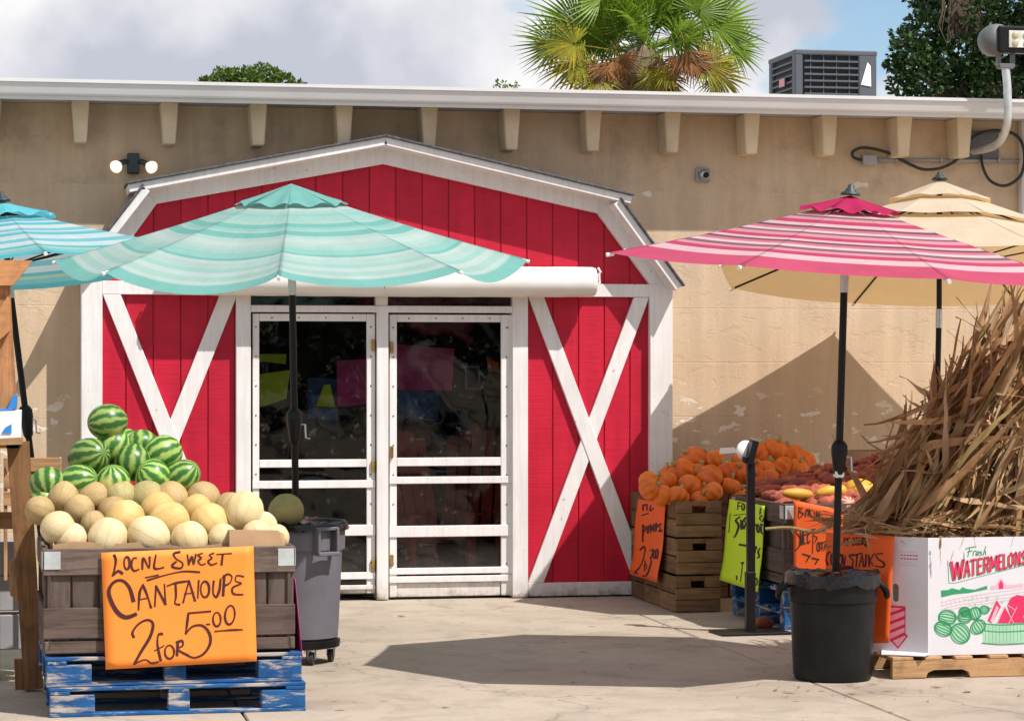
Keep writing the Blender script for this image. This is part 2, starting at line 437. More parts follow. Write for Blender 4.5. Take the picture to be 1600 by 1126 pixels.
sx = b.n('ShaderNodeSeparateXYZ'); b.l(b.n('ShaderNodeNewGeometry').outputs['Position'], sx.inputs[0])
dirt = b.math('ADD', b.ramp(b.noise(b.coord('World', (1, 1, 1)), 14, 7, 0.75), [(0.58, 0.0), (0.80, 0.30)]), b.math('MULTIPLY', b.ramp(b.math('SUBTRACT', sx.outputs[2], 0.0), [(0.15, 0.30), (0.42, 0.0)]), b.noise(v, 20, 6, 0.7)))
ms2 = b.n('ShaderNodeMixShader'); b.l(dirt, ms2.inputs[0]); b.l(ms.outputs[0], ms2.inputs[1]); b.l(df.outputs[0], ms2.inputs[2])
b.l(ms2.outputs[0], b.out.inputs[0])

# lamp bulbs
b = NB('lit_bulb'); b.bsdf((0.9, 0.85, 0.75), 0.3, emit=((1.0, 0.84, 0.60), 0.85))
b = NB('led_panel'); v = b.coord('Object'); b.bsdf(b.ramp(b.noise(v, 14, 2), [(0.4, (0.55, 0.53, 0.45)), (0.6, (0.80, 0.79, 0.74))]), 0.25)

# striped cloth: stripe coordinate is the UV's v (0 at the top, 1 at the hem)
def cloth(name, stops, trans=0.38, under=None):
    b = NB(name); uv = b.n('ShaderNodeUVMap'); sp = b.n('ShaderNodeSeparateXYZ'); b.l(uv.outputs[0], sp.inputs[0])
    c = b.ramp(sp.outputs[1], stops, 'CONSTANT') if len(stops) > 1 else b.ramp(sp.outputs[1], [(0, stops[0][1]), (1, stops[0][1])])
    dirt = b.ramp(b.noise(b.coord('Object'), 3.5, 6, 0.65), [(0.3, 0.86), (0.6, 1.0)])
    c = b.mix(1.0, c, dirt, 'MULTIPLY')
    fr_ = b.math('ABSOLUTE', b.math('SUBTRACT', b.math('FRACT', b.math('MULTIPLY', sp.outputs[0], 8.0)), 0.5))
    c = b.mix(1.0, c, b.ramp(fr_, [(0.483, 1.0), (0.492, 0.70)]), 'MULTIPLY')
    wr = b.n('ShaderNodeCombineXYZ'); b.l(b.math('MULTIPLY', sp.outputs[0], 90.0), wr.inputs[0]); b.l(b.math('MULTIPLY', sp.outputs[1], 2.2), wr.inputs[1])
    g = b.math('ADD', b.noise(b.coord('Object', (1, 1, 1)), 5, 3, 0.5), b.math('MULTIPLY', b.noise(wr.outputs[0], 1.0, 4, 0.6), 0.8))
    return b.bsdf(c, 0.85, b.bump(g, 0.35, 0.02), 0.2, trans=trans, tcol=under)
def stripe_stops(cols, n, seed, hem=None, start=0.0):
    rr = random.Random(seed); p = start; st = []
    last = None
    while p < 0.93 and len(st) < 30:
        c = rr.choice([k for k in cols if k != last]); last = c
        st.append((p, c)); p += rr.uniform(0.5, 1.5)/n
    if hem: st.append((0.93, hem))
    return st
TEAL = [(0.17, 0.44, 0.40), (0.26, 0.51, 0.47), (0.31, 0.52, 0.48), (0.38, 0.54, 0.505), (0.44, 0.56, 0.535), (0.34, 0.53, 0.48)]
cloth('cloth_mint', stripe_stops(TEAL, 29, 3, (0.19, 0.46, 0.42)))
cloth('cloth_mint_cap', [(0, (0.19, 0.47, 0.43))])
AQUA = [(0.11, 0.42, 0.50), (0.25, 0.53, 0.60), (0.46, 0.60, 0.62), (0.34, 0.51, 0.35), (0.52, 0.61, 0.61), (0.17, 0.47, 0.54)]
cloth('cloth_aqua', stripe_stops(AQUA, 22, 11, (0.10, 0.41, 0.46)))
cloth('cloth_aqua_cap', [(0, (0.14, 0.57, 0.66))])
PK = [((0.58, 0.26, 0.30), 1), ((0.46, 0.055, 0.12), 1), ((0.62, 0.42, 0.44), 1), ((0.15, 0.065, 0.09), 0.6), ((0.54, 0.16, 0.21), 1), ((0.62, 0.46, 0.48), .7), ((0.22, 0.10, 0.13), .7)]
st = []; p = 0.0; i = 0
rr = random.Random(5)
while p < 0.80:
    cc, wd = PK[i % len(PK)]; st.append((p, cc)); p += wd*rr.uniform(0.030, 0.046); i += 1
st = st[:29]; st.append((0.84, (0.50, 0.075, 0.145)))
cloth('cloth_pink', st, 0.30)
cloth('cloth_pink_cap', [(0, (0.46, 0.02, 0.10))], 0.3)
cloth('cloth_cream', [(0, (0.66, 0.565, 0.43))], 0.36, (0.72, 0.47, 0.20))

# fruit
b = NB('watermelon'); v = b.coord('Object')
sx = b.n('ShaderNodeSeparateXYZ'); b.l(v, sx.inputs[0])
ang = b.math('ARCTAN2', sx.outputs[1], sx.outputs[0])
wob = b.math('MULTIPLY', b.math('SUBTRACT', b.noise(b.coord('Object', (1, 1, 1), rnd=True), 26, 4, 0.6), 0.5), 5.2)
sn = b.math('SINE', b.math('ADD', b.math('MULTIPLY', ang, 10.0), wob))
fine = b.noise(b.coord('Object', (1, 1, 1), rnd=True), 60, 4, 0.7)
sn = b.math('ADD', sn, b.math('MULTIPLY', b.math('SUBTRACT', fine, 0.5), 1.1))
c = b.ramp(b.math('ADD', b.math('MULTIPLY', sn, 0.5), 0.5), [(0.22, (0.032, 0.125, 0.02)), (0.48, (0.075, 0.23, 0.03)), (0.62, (0.20, 0.34, 0.05)), (0.9, (0.33, 0.44, 0.11))])
c = b.mix(1.0, c, b.ramp(b.objrand(), [(0, 0.62), (1, 1.08)]), 'MULTIPLY')
spot = b.n('ShaderNodeVectorMath', operation='DISTANCE'); b.l(b.coord('Object'), spot.inputs[0]); spot.inputs[1].default_value = (0.07, -0.06, 0.03)
c = b.mix(b.ramp(spot.outputs['Value'], [(0.02, 0.75), (0.05, 0.0)]), c, (0.62, 0.55, 0.20))
b.bsdf(c, 0.34, None, 0.5)
for nm, c0, c1 in (('cantaloupe_pale', (0.58, 0.44, 0.21), (0.72, 0.59, 0.36)), ('cantaloupe_tan', (0.34, 0.225, 0.085), (0.50, 0.36, 0.155)), ('cantaloupe_green', (0.29, 0.245, 0.085), (0.44, 0.36, 0.14)), ('cantaloupe_yellow', (0.52, 0.33, 0.085), (0.66, 0.48, 0.19))):
    b = NB(nm); v = b.coord('Object', rnd=True)
    c = b.ramp(b.noise(v, 9, 4), [(0.3, c0), (0.7, c1)])
    vo = b.n('ShaderNodeTexVoronoi', feature='DISTANCE_TO_EDGE'); vo.inputs['Scale'].default_value = 85; b.l(v, vo.inputs['Vector'])
    net = b.ramp(vo.outputs['Distance'], [(0.03, 1.0), (0.16, 0.0)])
    c = b.mix(b.math('MULTIPLY', net, 0.2), c, (0.70, 0.61, 0.44))
    c = b.mix(b.ramp(b.noise(b.coord('Object', rnd=True), 3.5, 3), [(0.5, 0.0), (0.72, 0.55)]), c, tuple(x*y for x, y in zip(c0, (0.95, 0.82, 0.55))))
    sx = b.n('ShaderNodeSeparateXYZ'); b.l(b.coord('Object'), sx.inputs[0])
    rib = b.math('SINE', b.math('MULTIPLY', b.math('ARCTAN2', sx.outputs[1], sx.outputs[0]), 10.0))
    c = b.mix(b.ramp(rib, [(0.0, 0.0), (1.0, 0.0)]), c, c)
    c = b.mix(b.math('MULTIPLY', b.ramp(rib, [(0.80, 0.0), (1.0, 0.22)]), 1.0), c, tuple(x*0.62 for x in c0))
    b.bsdf(c, 0.62, b.bump(net, 0.25, 0.003), 0.35)
b = NB('pumpkin'); v = b.coord('Object', rnd=True)
c = b.ramp(b.noise(v, 8, 5), [(0.3, (0.68, 0.125, 0.008)), (0.7, (0.84, 0.21, 0.014))])
c = b.mix(1.0, c, b.ramp(b.objrand(), [(0, (0.86, 0.72, 0.7)), (1, (1.05, 1.12, 1.0))]), 'MULTIPLY')
b.bsdf(c, 0.42, b.bump(b.noise(v, 30, 4), 0.15, 0.004), 0.45)
b = NB('sweet_potato'); v = b.coord('Object', rnd=True)
c = b.ramp(b.noise(v, 16, 6, 0.65), [(0.28, (0.22, 0.066, 0.056)), (0.6, (0.40, 0.118, 0.070)), (0.8, (0.52, 0.22, 0.11))])
c = b.mix(1.0, c, b.ramp(b.objrand(), [(0, (0.68, 0.62, 0.68)), (1, (1.18, 1.05, 0.9))]), 'MULTIPLY')
b.bsdf(c, 0.8, b.bump(b.noise(v, 40, 5), 0.4, 0.004), 0.25)
plain('squash_yellow', (0.62, 0.33, 0.03), 0.5, 0.12, 8)
b = NB('squash_striped'); sx = b.n('ShaderNodeSeparateXYZ'); b.l(b.coord('Object'), sx.inputs[0])
c = b.ramp(b.math('SINE', b.math('ADD', b.math('MULTIPLY', b.math('ARCTAN2', sx.outputs[1], sx.outputs[0]), 9.0), b.noise(b.coord('Object'), 20))), [(0.3, (0.42, 0.10, 0.06)), (0.6, (0.70, 0.48, 0.36))])
b.bsdf(c, 0.5)
# dry corn leaves, palms, trees
def leafmat(name, a, bcol, trans=0.25, rough=0.6, scale=3.0, stretch=(1, 1, 1)):
    b = NB(name); v = b.coord('Object', stretch, rnd=True)
    c = b.ramp(b.noise(v, scale, 5, 0.65), [(0.3, a), (0.7, bcol)])
    isl = b.n('ShaderNodeNewGeometry').outputs['Random Per Island']
    c = b.mix(1.0, c, b.ramp(isl, [(0, 0.6), (1, 1.25)]), 'MULTIPLY')
    return b.bsdf(c, rough, None, 0.3, trans=trans)
leafmat('corn_leaf', (0.33, 0.19, 0.085), (0.60, 0.38, 0.185), 0.34, 0.6, 5)
leafmat('corn_leaf_pale', (0.46, 0.30, 0.155), (0.74, 0.54, 0.33), 0.34, 0.55, 5)
leafmat('corn_leaf_olive', (0.28, 0.20, 0.08), (0.46, 0.34, 0.16), 0.22, 0.6, 5)
leafmat('corn_stalk', (0.24, 0.17, 0.06), (0.42, 0.32, 0.14), 0.05, 0.5, 8)
leafmat('palm_green', (0.13, 0.24, 0.018), (0.24, 0.36, 0.03), 0.32, 0.45, 2)
leafmat('palm_yellow', (0.20, 0.25, 0.02), (0.42, 0.31, 0.03), 0.32, 0.5, 2)
leafmat('palm_brown', (0.20, 0.085, 0.025), (0.42, 0.20, 0.07), 0.2, 0.7, 3)
leafmat('palm_trunk', (0.12, 0.085, 0.055), (0.24, 0.18, 0.12), 0.0, 0.9, 4)
leafmat('oak_leaf', (0.018, 0.045, 0.012), (0.045, 0.095, 0.022), 0.2, 0.45, 1.2)
leafmat('olive_leaf', (0.055, 0.115, 0.012), (0.13, 0.21, 0.03), 0.3, 0.5, 1.2)
leafmat('moss', (0.12, 0.085, 0.06), (0.24, 0.17, 0.12), 0.2, 0.8, 3)
leafmat('bark', (0.06, 0.045, 0.035), (0.13, 0.10, 0.08), 0.0, 0.9, 6)
M = MATS
# ------------------------------------------------------------------ ground
pav = MB().quad((-260, -260, -0.03), (260, -260, -0.03), (260, 260, -0.03), (-260, 260, -0.03)).build('pavement', M['joint_dirt'])
tag(pav, kind='structure')
xs = [-14.0, -10.85, -7.75, -4.65, -1.55, 1.55, 4.65, 7.75, 10.85, 14.0]; ys = [-22.0, -15.2, -7.6, -0.02]
for i in range(len(xs)-1):
    for j in range(len(ys)-1):
        w, d = xs[i+1]-xs[i]-0.012, ys[j+1]-ys[j]-0.012
        box('slab', ((xs[i]+xs[i+1])/2, (ys[j]+ys[j+1])/2, -0.06), (w, d, 0.12), M['concrete'], pav, ch=0.006)
# the yard goes on beyond the slabs as one poured sheet
yard = MB()
for (x0, x1, y0, y1) in ((-250, 250, -250, -22.01), (-250, -14.01, -22, 250), (14.01, 250, -22, 250)):
    yard.quad((x0, y0, -0.012), (x1, y0, -0.012), (x1, y1, -0.012), (x0, y1, -0.012))
tag(yard.build('yard_pavement', M['concrete']), kind='structure')

# ------------------------------------------------------------------ building
bld = empty('market_building'); tag(bld, 'long tan stucco market building with white gutter and tapered rafter brackets', 'building')
XL, XR = -9.0, 9.0
zg_top = PZ(800, 138.5, -0.50); zg_bot = PZ(800, 170, -0.44)
d0, d1 = PX(386, -0.2), PX(806, -0.2); dz = PZ(600, 462, -0.2)
wl = MB(); TK = 0.22
gx = [XL, d0, d1, XR]; gz = [-0.1, dz, zg_bot+0.02]
for i in range(3):
    for j in range(2):
        if i == 1 and j == 0: continue
        for y in (0.0, TK): wl.quad((gx[i], y, gz[j]), (gx[i+1], y, gz[j]), (gx[i+1], y, gz[j+1]), (gx[i], y, gz[j+1]))
wl.quad((d0, 0, -0.1), (d0, TK, -0.1), (d0, TK, dz), (d0, 0, dz)); wl.quad((d1, 0, -0.1), (d1, TK, -0.1), (d1, TK, dz), (d1, 0, dz))
wl.quad((d0, 0, dz), (d1, 0, dz), (d1, TK, dz), (d0, TK, dz))
for x in (XL, XR): wl.quad((x, 0, -0.1), (x, TK, -0.1), (x, TK, gz[2]), (x, 0, gz[2]))
wl.build('wall', M['stucco'], bld, fixn=False)
for x in (XL, XR-0.2): box('side_wall', (x+0.1, 5.2, 1.95), (0.2, 9.9, 3.9), M['stucco'], bld)
box('rear_wall', (0, 10.25, 1.95), (XR-XL, 0.2, 3.9), M['stucco'], bld)
roof = box('roof', (0, 4.97, (zg_bot+0.022+zg_top-0.012)/2), (XR-XL+0.8, 10.80, zg_top-zg_bot-0.034), M['roof_felt'], bld)
hg = zg_top - zg_bot
prof = [(-0.434, 0.0), (-0.452, -0.002), (-0.456, 0.022), (-0.474, 0.030), (-0.480, 0.30*hg), (-0.500, 0.72*hg), (-0.500, 0.80*hg), (-0.512, 0.83*hg), (-0.512, hg), (-0.500, hg), (-0.50, 0.9*hg), (-0.434, 0.9*hg)]
g = MB(); n = len(prof)
for x in (XL-0.4, XR+0.4): g.v += [(x, y, zg_bot+z) for y, z in prof]
g.f = [(i, (i+1) % n, n+(i+1) % n, n+i) for i in range(n)] + [tuple(range(n)), tuple(range(2*n-1, n-1, -1))]
g.build('gutter', M['gutter_white'], bld)
cb = MB(); wt, wb, hh, dd = 0.062, 0.043, 0.30, 0.26
cb.v = [(-wt, 0, 0), (wt, 0, 0), (wt, -dd, 0), (-wt, -dd, 0), (-wb, 0, -hh), (wb, 0, -hh), (wb, -dd*0.93, -hh), (-wb, -dd*0.93, -hh)]
cb.f = [(0, 1, 2, 3), (4, 5, 6, 7), (0, 1, 5, 4), (1, 2, 6, 5), (2, 3, 7, 6), (3, 0, 4, 7)]
bmm = bmesh.new(); me0 = cb.mesh(); bmm.from_mesh(me0); bmesh.ops.bevel(bmm, geom=bmm.edges[:], offset=0.008, segments=1, affect='EDGES'); cme = bpy.data.meshes.new('corbel'); bmm.to_mesh(cme); bmm.free()
cus = [-150, -12, 126, 265, 404, 538, 671, 800, 927, 1051, 1175, 1296, 1413, 1507, 1640, 1760]
for u in cus: mo('rafter_bracket', cme, M['tan_corbel'], bld, (PX(u, -0.25), -0.001, zg_bot+0.021))
# downspout at the right end of the photo
ds = MB().box((PX(1601, -0.05), -0.052, 1.9), (0.075, 0.09, 3.6), None, 0.012).build('downspout', M['gutter_white'], bld)

# room behind the doors
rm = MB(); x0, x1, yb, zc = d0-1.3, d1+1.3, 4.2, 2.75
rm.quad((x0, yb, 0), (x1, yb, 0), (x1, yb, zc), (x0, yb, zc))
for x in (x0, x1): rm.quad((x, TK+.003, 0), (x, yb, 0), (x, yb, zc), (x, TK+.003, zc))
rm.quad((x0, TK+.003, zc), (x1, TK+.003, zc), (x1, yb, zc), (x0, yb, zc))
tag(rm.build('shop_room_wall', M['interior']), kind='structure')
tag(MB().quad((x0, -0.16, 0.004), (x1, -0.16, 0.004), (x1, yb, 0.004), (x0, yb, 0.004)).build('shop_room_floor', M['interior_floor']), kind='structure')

# ------------------------------------------------------------------ barn front
barn = empty('barn_entrance'); tag(barn, 'red and white barn shaped entrance front with gambrel roof and two screen doors', 'entrance')
YT = -0.262; YR = -0.20
def bp(u, v, Y=YT): p = W(u, v, Y); return (p.x, p.z)
def slabpoly(name, pts, y0, y1, mat, parent=barn):
    m = MB().prism([(x, y0, z) for x, z in pts], (0, y1-y0, 0)); me = m.mesh(name)
    bm_ = bmesh.new(); bm_.from_mesh(me); bmesh.ops.bevel(bm_, geom=bm_.edges[:], offset=0.003, segments=1, affect='EDGES'); bm_.to_mesh(me); bm_.free()
    return mo(name, me, mat, parent)
A, Bk, Pk, Kk, E = bp(160, 436), bp(245, 318), bp(600, 256), bp(935, 333), bp(1016, 444)
Ao, Bo, Po, Ko, Eo = bp(126, 437), bp(222, 294), bp(603, 222), bp(970, 314), bp(1051, 446)
def topz(x):
    pts = [(A[0]-0.4, A[1]-0.4*(Bk[1]-A[1])/(Bk[0]-A[0])), Bk, Pk, Kk, (E[0]+0.4, E[1]-0.4*(Kk[1]-E[1])/(E[0]-Kk[0]))]
    for (xa, za), (xb, zb) in zip(pts, pts[1:]):
        if xa <= x <= xb: return za+(zb-za)*(x-xa)/(xb-xa)
    return pts[-1][1]
zbeam = PZ(600, 452, YT); zlow = 0.035
xl, xr = PX(142, YR), PX(1034, YR)
xd0, xd1 = PX(380, YR), PX(812, YR)
# grooved siding, board by board
pw = 0.194; x = PX(577, YR) - 0.2*40
bounds = [PX(577, YR) + pw*k for k in range(-14, 14)]
gap = 0.007
for xa, xb in zip(bounds, bounds[1:]):
    a_, b_ = max(xa, xl), min(xb, xr)
    if b_-a_ < 0.03: continue
    brk = [q for q in (Bk[0], Pk[0], Kk[0]) if a_+gap/2 < q < b_-gap/2]
    tops = [(q, topz(q)+0.05) for q in [b_-gap/2]+brk[::-1]+[a_+gap/2]]
    tops = [(q, max(z, zbeam+0.03)) for q, z in tops]
    slabpoly('siding_board', [(a_+gap/2, zbeam), (b_-gap/2, zbeam)] + tops, YR, YR+0.02, M['red_paint'])
for lo, hi in ((xl, xd0), (xd1, xr)):
    for xa, xb in zip(bounds, bounds[1:]):
        a_, b_ = max(xa, lo), min(xb, hi)
        if b_-a_ < 0.03: continue
        slabpoly('siding_board', [(a_+gap/2, zlow), (b_-gap/2, zlow), (b_-gap/2, zbeam-0.004), (a_+gap/2, zbeam-0.004)], YR, YR+0.02, M['red_paint'])
bk = MB()
bk.prism([(xl, YR+0.012, zlow), (xd0, YR+0.012, zlow), (xd0, YR+0.012, dz), (xd1, YR+0.012, dz), (xd1, YR+0.012, zlow), (xr, YR+0.012, zlow), (xr, YR+0.012, topz(xr)), (Kk[0], YR+0.012, Kk[1]), (Pk[0], YR+0.012, Pk[1]), (Bk[0], YR+0.012, Bk[1]), (xl, YR+0.012, topz(xl))], (0, 0.18, 0))
bk.build('backing_panel', M['dark_red'], barn)
# trim
def trim(pts, y0=YT, y1=YR-0.002, name='trim_board'): return slabpoly(name, pts, y0, y1, M['white_paint'])
trim([Bk, Pk, Po, Bo]); trim([Pk, Kk, Ko, Po]); trim([A, Bk, Bo, Ao], YT+0.002); trim([Kk, E, Eo, Ko], YT+0.002)
zp = PZ(140, 436, YT)
for ua, ub in ((127, 160), (1016, 1051)):
    xa, xb = PX(ua, YT), PX(ub, YT); zt = A[1] if ua < 500 else E[1]
    slabpoly('corner_post', [(xa, 0.006), (xb, 0.006), (xb, zt-0.002), (xa, zt-0.002)], YT, -0.004, M['white_paint'])
YB = -0.238
zb0, zb1 = PZ(600, 462, YB), PZ(600, 441.5, YB)
slabpoly('header_board', [(PX(160, YB)+.001, zb0), (PX(1016, YB)-.001, zb0), (PX(1016, YB)-.001, zb1), (PX(160, YB)+.001, zb1)], YB, YR-0.002, M['white_paint'])
def brace(p, q, wd, y0, y1=YR-0.002, cut=None):
    (xa, za), (xb, zb) = p, q      # board cut level at both ends, horizontal width wd
    slabpoly('diagonal_brace', [(xa-wd/2, za), (xa+wd/2, za), (xb+wd/2, zb), (xb-wd/2, zb)], y0, y1, M['white_paint'])
zt, zl = zb0-0.002, PZ(900, 909, YB)
xa, xb = PX(172, YB), PX(357, YB); brace((xa+.012, zt), (xb, zl), 0.125, YB); brace((xb, zt), (xa+.012, zl), 0.125, YB+0.006)
xa, xb = PX(838, YB), PX(1003, YB); brace((xa, zt), (xb, zl), 0.115, YB); brace((xb, zt), (xa, zl), 0.115, YB+0.006)
for ua, ub in ((160, 369), (825, 1016)):
    slabpoly('bottom_board', [(PX(ua, YB)+.002, 0.012), (PX(ub, YB)-.002, 0.012), (PX(ub, YB)-.002, zl-0.002), (PX(ua, YB)+.002, zl-0.002)], YB, YR-0.002, M['white_paint'])
# roof
YF = -0.44
def rp(u, v): p = W(u, v, YF); return Vector((p.x, p.z))
def roofslab(p, q, name='roof_board'):
    p, q = Vector(p), Vector(q); d = (q-p).normalized(); nrm = Vector((-d.y, d.x))
    if nrm.y < 0: nrm = -nrm
    slabpoly(name, [tuple(p-nrm*0.058), tuple(q-nrm*0.058), tuple(q), tuple(p)], YF, -0.004, M['white_paint'])
    sh = slabpoly('shingles', [tuple(p+nrm*0.001-d*0.01), tuple(q+nrm*0.001+d*0.01), tuple(q+nrm*0.016+d*0.01), tuple(p+nrm*0.016-d*0.01)], YF-0.025, -0.004, M['shingle'])
pkp = rp(603, 214)
lo_l, lo_r = rp(200, 288), rp(988, 306)
roofslab(lo_l, pkp); roofslab(pkp, lo_r)
roofslab(rp(114, 432), rp(224, 291)); roofslab(rp(969, 312), rp(1066, 446))

# door frame
def post(ua, ub, y0, y1, ztop, zbot=0.006, name='door_post'):
    slabpoly(name, [(PX(ua, y0), zbot), (PX(ub, y0), zbot), (PX(ub, y0), ztop), (PX(ua, y0), ztop)], y0, y1, M['white_paint'])
post(369, 392, -0.25, -0.05, zb0-.002); post(801, 825, -0.25, -0.05, zb0-.002); post(589, 607, -0.248, -0.05, PZ(600, 478, -.248))
slabpoly('door_header', [(PX(392, -.246)+.002, PZ(600, 488, -.246)), (PX(801, -.246)-.002, PZ(600, 488, -.246)), (PX(801, -.246)-.002, PZ(600, 477.5, -.246)), (PX(392, -.246)+.002, PZ(600, 477.5, -.246))], -.246, -.06, M['white_paint'])
slabpoly('transom_post', [(PX(587, -.24), PZ(600, 477, -.24)), (PX(606, -.24), PZ(600, 477, -.24)), (PX(606, -.24), zb0-.003), (PX(587, -.24), zb0-.003)], -.24, -.08, M['white_paint'])
for ua, ub in ((392, 587), (606, 801)):
    xa, xb = PX(ua, -.2)+.003, PX(ub, -.2)-.003; za, zb_ = PZ(600, 477, -.2)+.003, zb0-.004
    box('transom_pane', ((xa+xb)/2, -0.17, (za+zb_)/2), (xb-xa, 0.004, zb_-za), M['door_film'], barn, ch=0)
# screen doors
YD = -0.205
def door(uL, uR, gL, gR, rails, vtop, gtop, vbot, hinge_u, uref, hinges):
    rt = empty('screen_door', (0, 0, 0), 0, barn)
    def bar(name, ua, ub, va, vb, y0=YD, y1=YD+0.035):
        xa, xb = PX(ua, y0), PX(ub, y0); z1, z0 = PZ(uref, va, y0), PZ(uref, vb, y0)
        slabpoly(name, [(xa, z0), (xb, z0), (xb, z1), (xa, z1)], y0, y1, M['white_paint'], rt)
    bar('stile', uL, gL, vtop, vbot); bar('stile', gR, uR, vtop, vbot)
    bar('rail', gL+.4, gR-.4, vtop, gtop)
    edges = [gtop]
    for (va, vb, over) in rails:
        if over: bar('rail', uL-.5, uR+.5, va, vb, YD-0.012, YD-0.001)
        else: bar('rail', gL+.4, gR-.4, va, vb, YD+0.001)
        edges += [va, vb]
    for k in range(0, len(edges)-1, 2):
        va, vb = edges[k], edges[k+1]
        if vb-va < 4: continue
        xa, xb = PX(gL, YD)-.004, PX(gR, YD)+.004; z1, z0 = PZ(uref, va, YD)+.004, PZ(uref, vb, YD)-.004
        g_ = MB(); ng = 10
        for i in range(ng+1):
            for j in range(ng+1):
                x_, z_ = xa+(xb-xa)*i/ng, z0+(z1-z0)*j/ng
                g_.v.append((x_, YD+0.02+0.006*math.sin(x_*9+z_*7)*math.sin(math.pi*i/ng)*math.sin(math.pi*j/ng), z_))
        g_.f = [(i*(ng+1)+j, (i+1)*(ng+1)+j, (i+1)*(ng+1)+j+1, i*(ng+1)+j+1) for i in range(ng) for j in range(ng)]
        g_.build('plastic_pane', M['door_film'], rt, smooth=True, fixn=False)
    xa, xb = PX(gL, YD)+.002, PX(gR, YD)-.002
    z1, z0 = PZ(uref, edges[-1], YD)-.002, PZ(uref, vbot, YD)
    slabpoly('kick_panel', [(xa, z0), (xb, z0), (xb, z1), (xa, z1)], YD+0.012, YD+0.03, M['white_paint'], rt)
    for hv in hinges:
        p = W(hinge_u, hv, YD-0.01); box('hinge', (p.x, YD-0.012, p.z), (0.024, 0.022, 0.085), M['brass'], rt, ch=0.003)
    sw = MB()
    for ux in ((uL+gL)/2, (gR+uR)/2):
        for k in range(9):
            p = W(ux, vtop+20+k*46, YD); sw.ball((p.x, YD-0.001, p.z), 0.006, 6, 4)
    for k in range(4):
        p = W(uL+30+k*42, (vtop+gtop)/2, YD); sw.ball((p.x, YD-0.001, p.z), 0.006, 6, 4)
    sw.build('screws', M['chain_dark'], rt)
door(395, 586, 405, 573, [(717, 729, 0), (749.5, 761.5, 1), (819, 836, 1), (893, 904, 1), (913, 920, 1)], 490.5, 502, 926, 583, 590, (539, 728, 882))
door(609, 800, 620, 783, [(714.5, 727.5, 0), (744, 755, 1), (820.5, 838, 1), (886, 896, 1), (899, 909, 1)], 491.5, 503, 931, 612, 700, (543, 706, 875))

# rolled awning
aw = empty('rolled_awning', (PX(600, -.38), -0.38, PZ(600, 438, -.38))); tag(aw, 'rolled up white vinyl awning above the doors', 'awning')
xa, xb = PX(269, -.38)-aw.location.x, PX(925, -.38)-aw.location.x
ar = 0.108
def arad(a): return ar*(1+0.02*math.sin(3*a))
m = MB(); nseg = 26
prof = []
for i in range(nseg+1):
    x_ = xa+(xb-xa)*i/nseg; sag = -0.004*math.sin(math.pi*i/nseg)
    for k in range(28):
        a_ = 2*math.pi*k/28; rr_ = ar*(1+0.012*math.sin(i*2.1+k)+0.05*max(0, math.cos(a_+1.9)))
        m.v.append((x_, rr_*math.cos(a_), rr_*math.sin(a_)+sag))
for i in range(nseg):
    for k in range(28): m.f.append((i*28+k, i*28+(k+1) % 28, (i+1)*28+(k+1) % 28, (i+1)*28+k))
m.f.append(tuple(range(28))); m.f.append(tuple(range(nseg*28, nseg*28+28)))
me = m.mesh('vinyl_roll'); smooth_by_angle(me, 50); mo('vinyl_roll', me, M['awning_vinyl'], aw)
for xe in (xa, xb):
    s_ = -1 if xe < 0 else 1
    MB().lathe([(ar*0.985, 0), (ar*0.93, 0.02), (ar*0.5, 0.024)], 24, (xe, 0, 0), Matrix.Rotation(s_*R(90), 3, 'Y')).build('end_cap', M['awning_vinyl'], aw)
    br = MB().box((xe+s_*0.05, 0.07, 0.03), (0.012, 0.20, 0.05), None, 0.003).box((xe+s_*0.042, 0.02, 0.0), (0.05, 0.03, 0.03), None, 0.003).tube([(xe+s_*0.03, 0.0, 0.03), (xe+s_*0.06, -0.02, 0.07), (xe+s_*0.045, 0.0, 0.10)], 0.009, 8)
    br.build('bracket', M['white_paint'], aw)
for u in (270.5, 598):
    xx = PX(u, -.38)-aw.location.x
    MB().tube([(xx, 0.109*math.cos(t), 0.109*math.sin(t)) for t in [R(a_) for a_ in range(150, 300, 12)]], 0.006, 6).build('strap', M['brass'], aw)

# things inside the shop seen through the film
def sheet(name, label, pts, mat, cat='poster', group=None, strokes=None):
    m_ = MB().prism(pts, (0, 0.006, 0)); return tag(m_.build(name, M[mat]), label, cat, group)
def isheet(name, label, u0, v0, u1, v1, Y, mat, cat='poster'):
    a_, b_ = W(u0, v0, Y), W(u1, v1, Y)
    jt = lambda k=.025: random.uniform(-k, k)          # hung loosely: corners out of true
    return sheet(name, label, [(a_.x+jt(), Y+.05+jt(), b_.z+jt(.04)), (b_.x+jt(), Y+.05+jt(), b_.z+jt(.05)), (b_.x+jt(), Y+jt(.01), a_.z+jt()), (a_.x+jt(), Y+jt(.01), a_.z+jt(.03))], mat, cat)
isheet('poster', 'lime poster behind the upper left corner of the left door', 402, 548, 452, 566, 0.42, 'lime_paper')
isheet('poster', 'yellow green poster with dark figures behind the left door', 402, 583, 452, 632, 0.40, 'lime_paper')
isheet('poster', 'magenta poster behind the right half of the left door', 531, 560, 582, 632, 0.45, 'magenta_paper')
isheet('poster', 'wide magenta poster behind the upper left of the right door', 618, 542, 707, 606, 0.42, 'magenta_paper')
isheet('poster', 'blue poster hanging below the magenta one behind the right door', 620, 608, 690, 662, 0.48, 'blue_paper')
isheet('poster', 'blue poster hanging in the middle of the left door', 478, 592, 528, 656, 0.48, 'blue_paper')
isheet('poster', 'small orange card behind the upper right corner of the right door', 764, 562, 784, 584, 0.5, 'orange_paper')
p0 = W(512, 600, 0.46); p1 = W(522, 640, 0.46)
a_ = [W(506, 602, .44), W(516, 600, .44), W(524, 636, .44), W(494, 634, .44)]
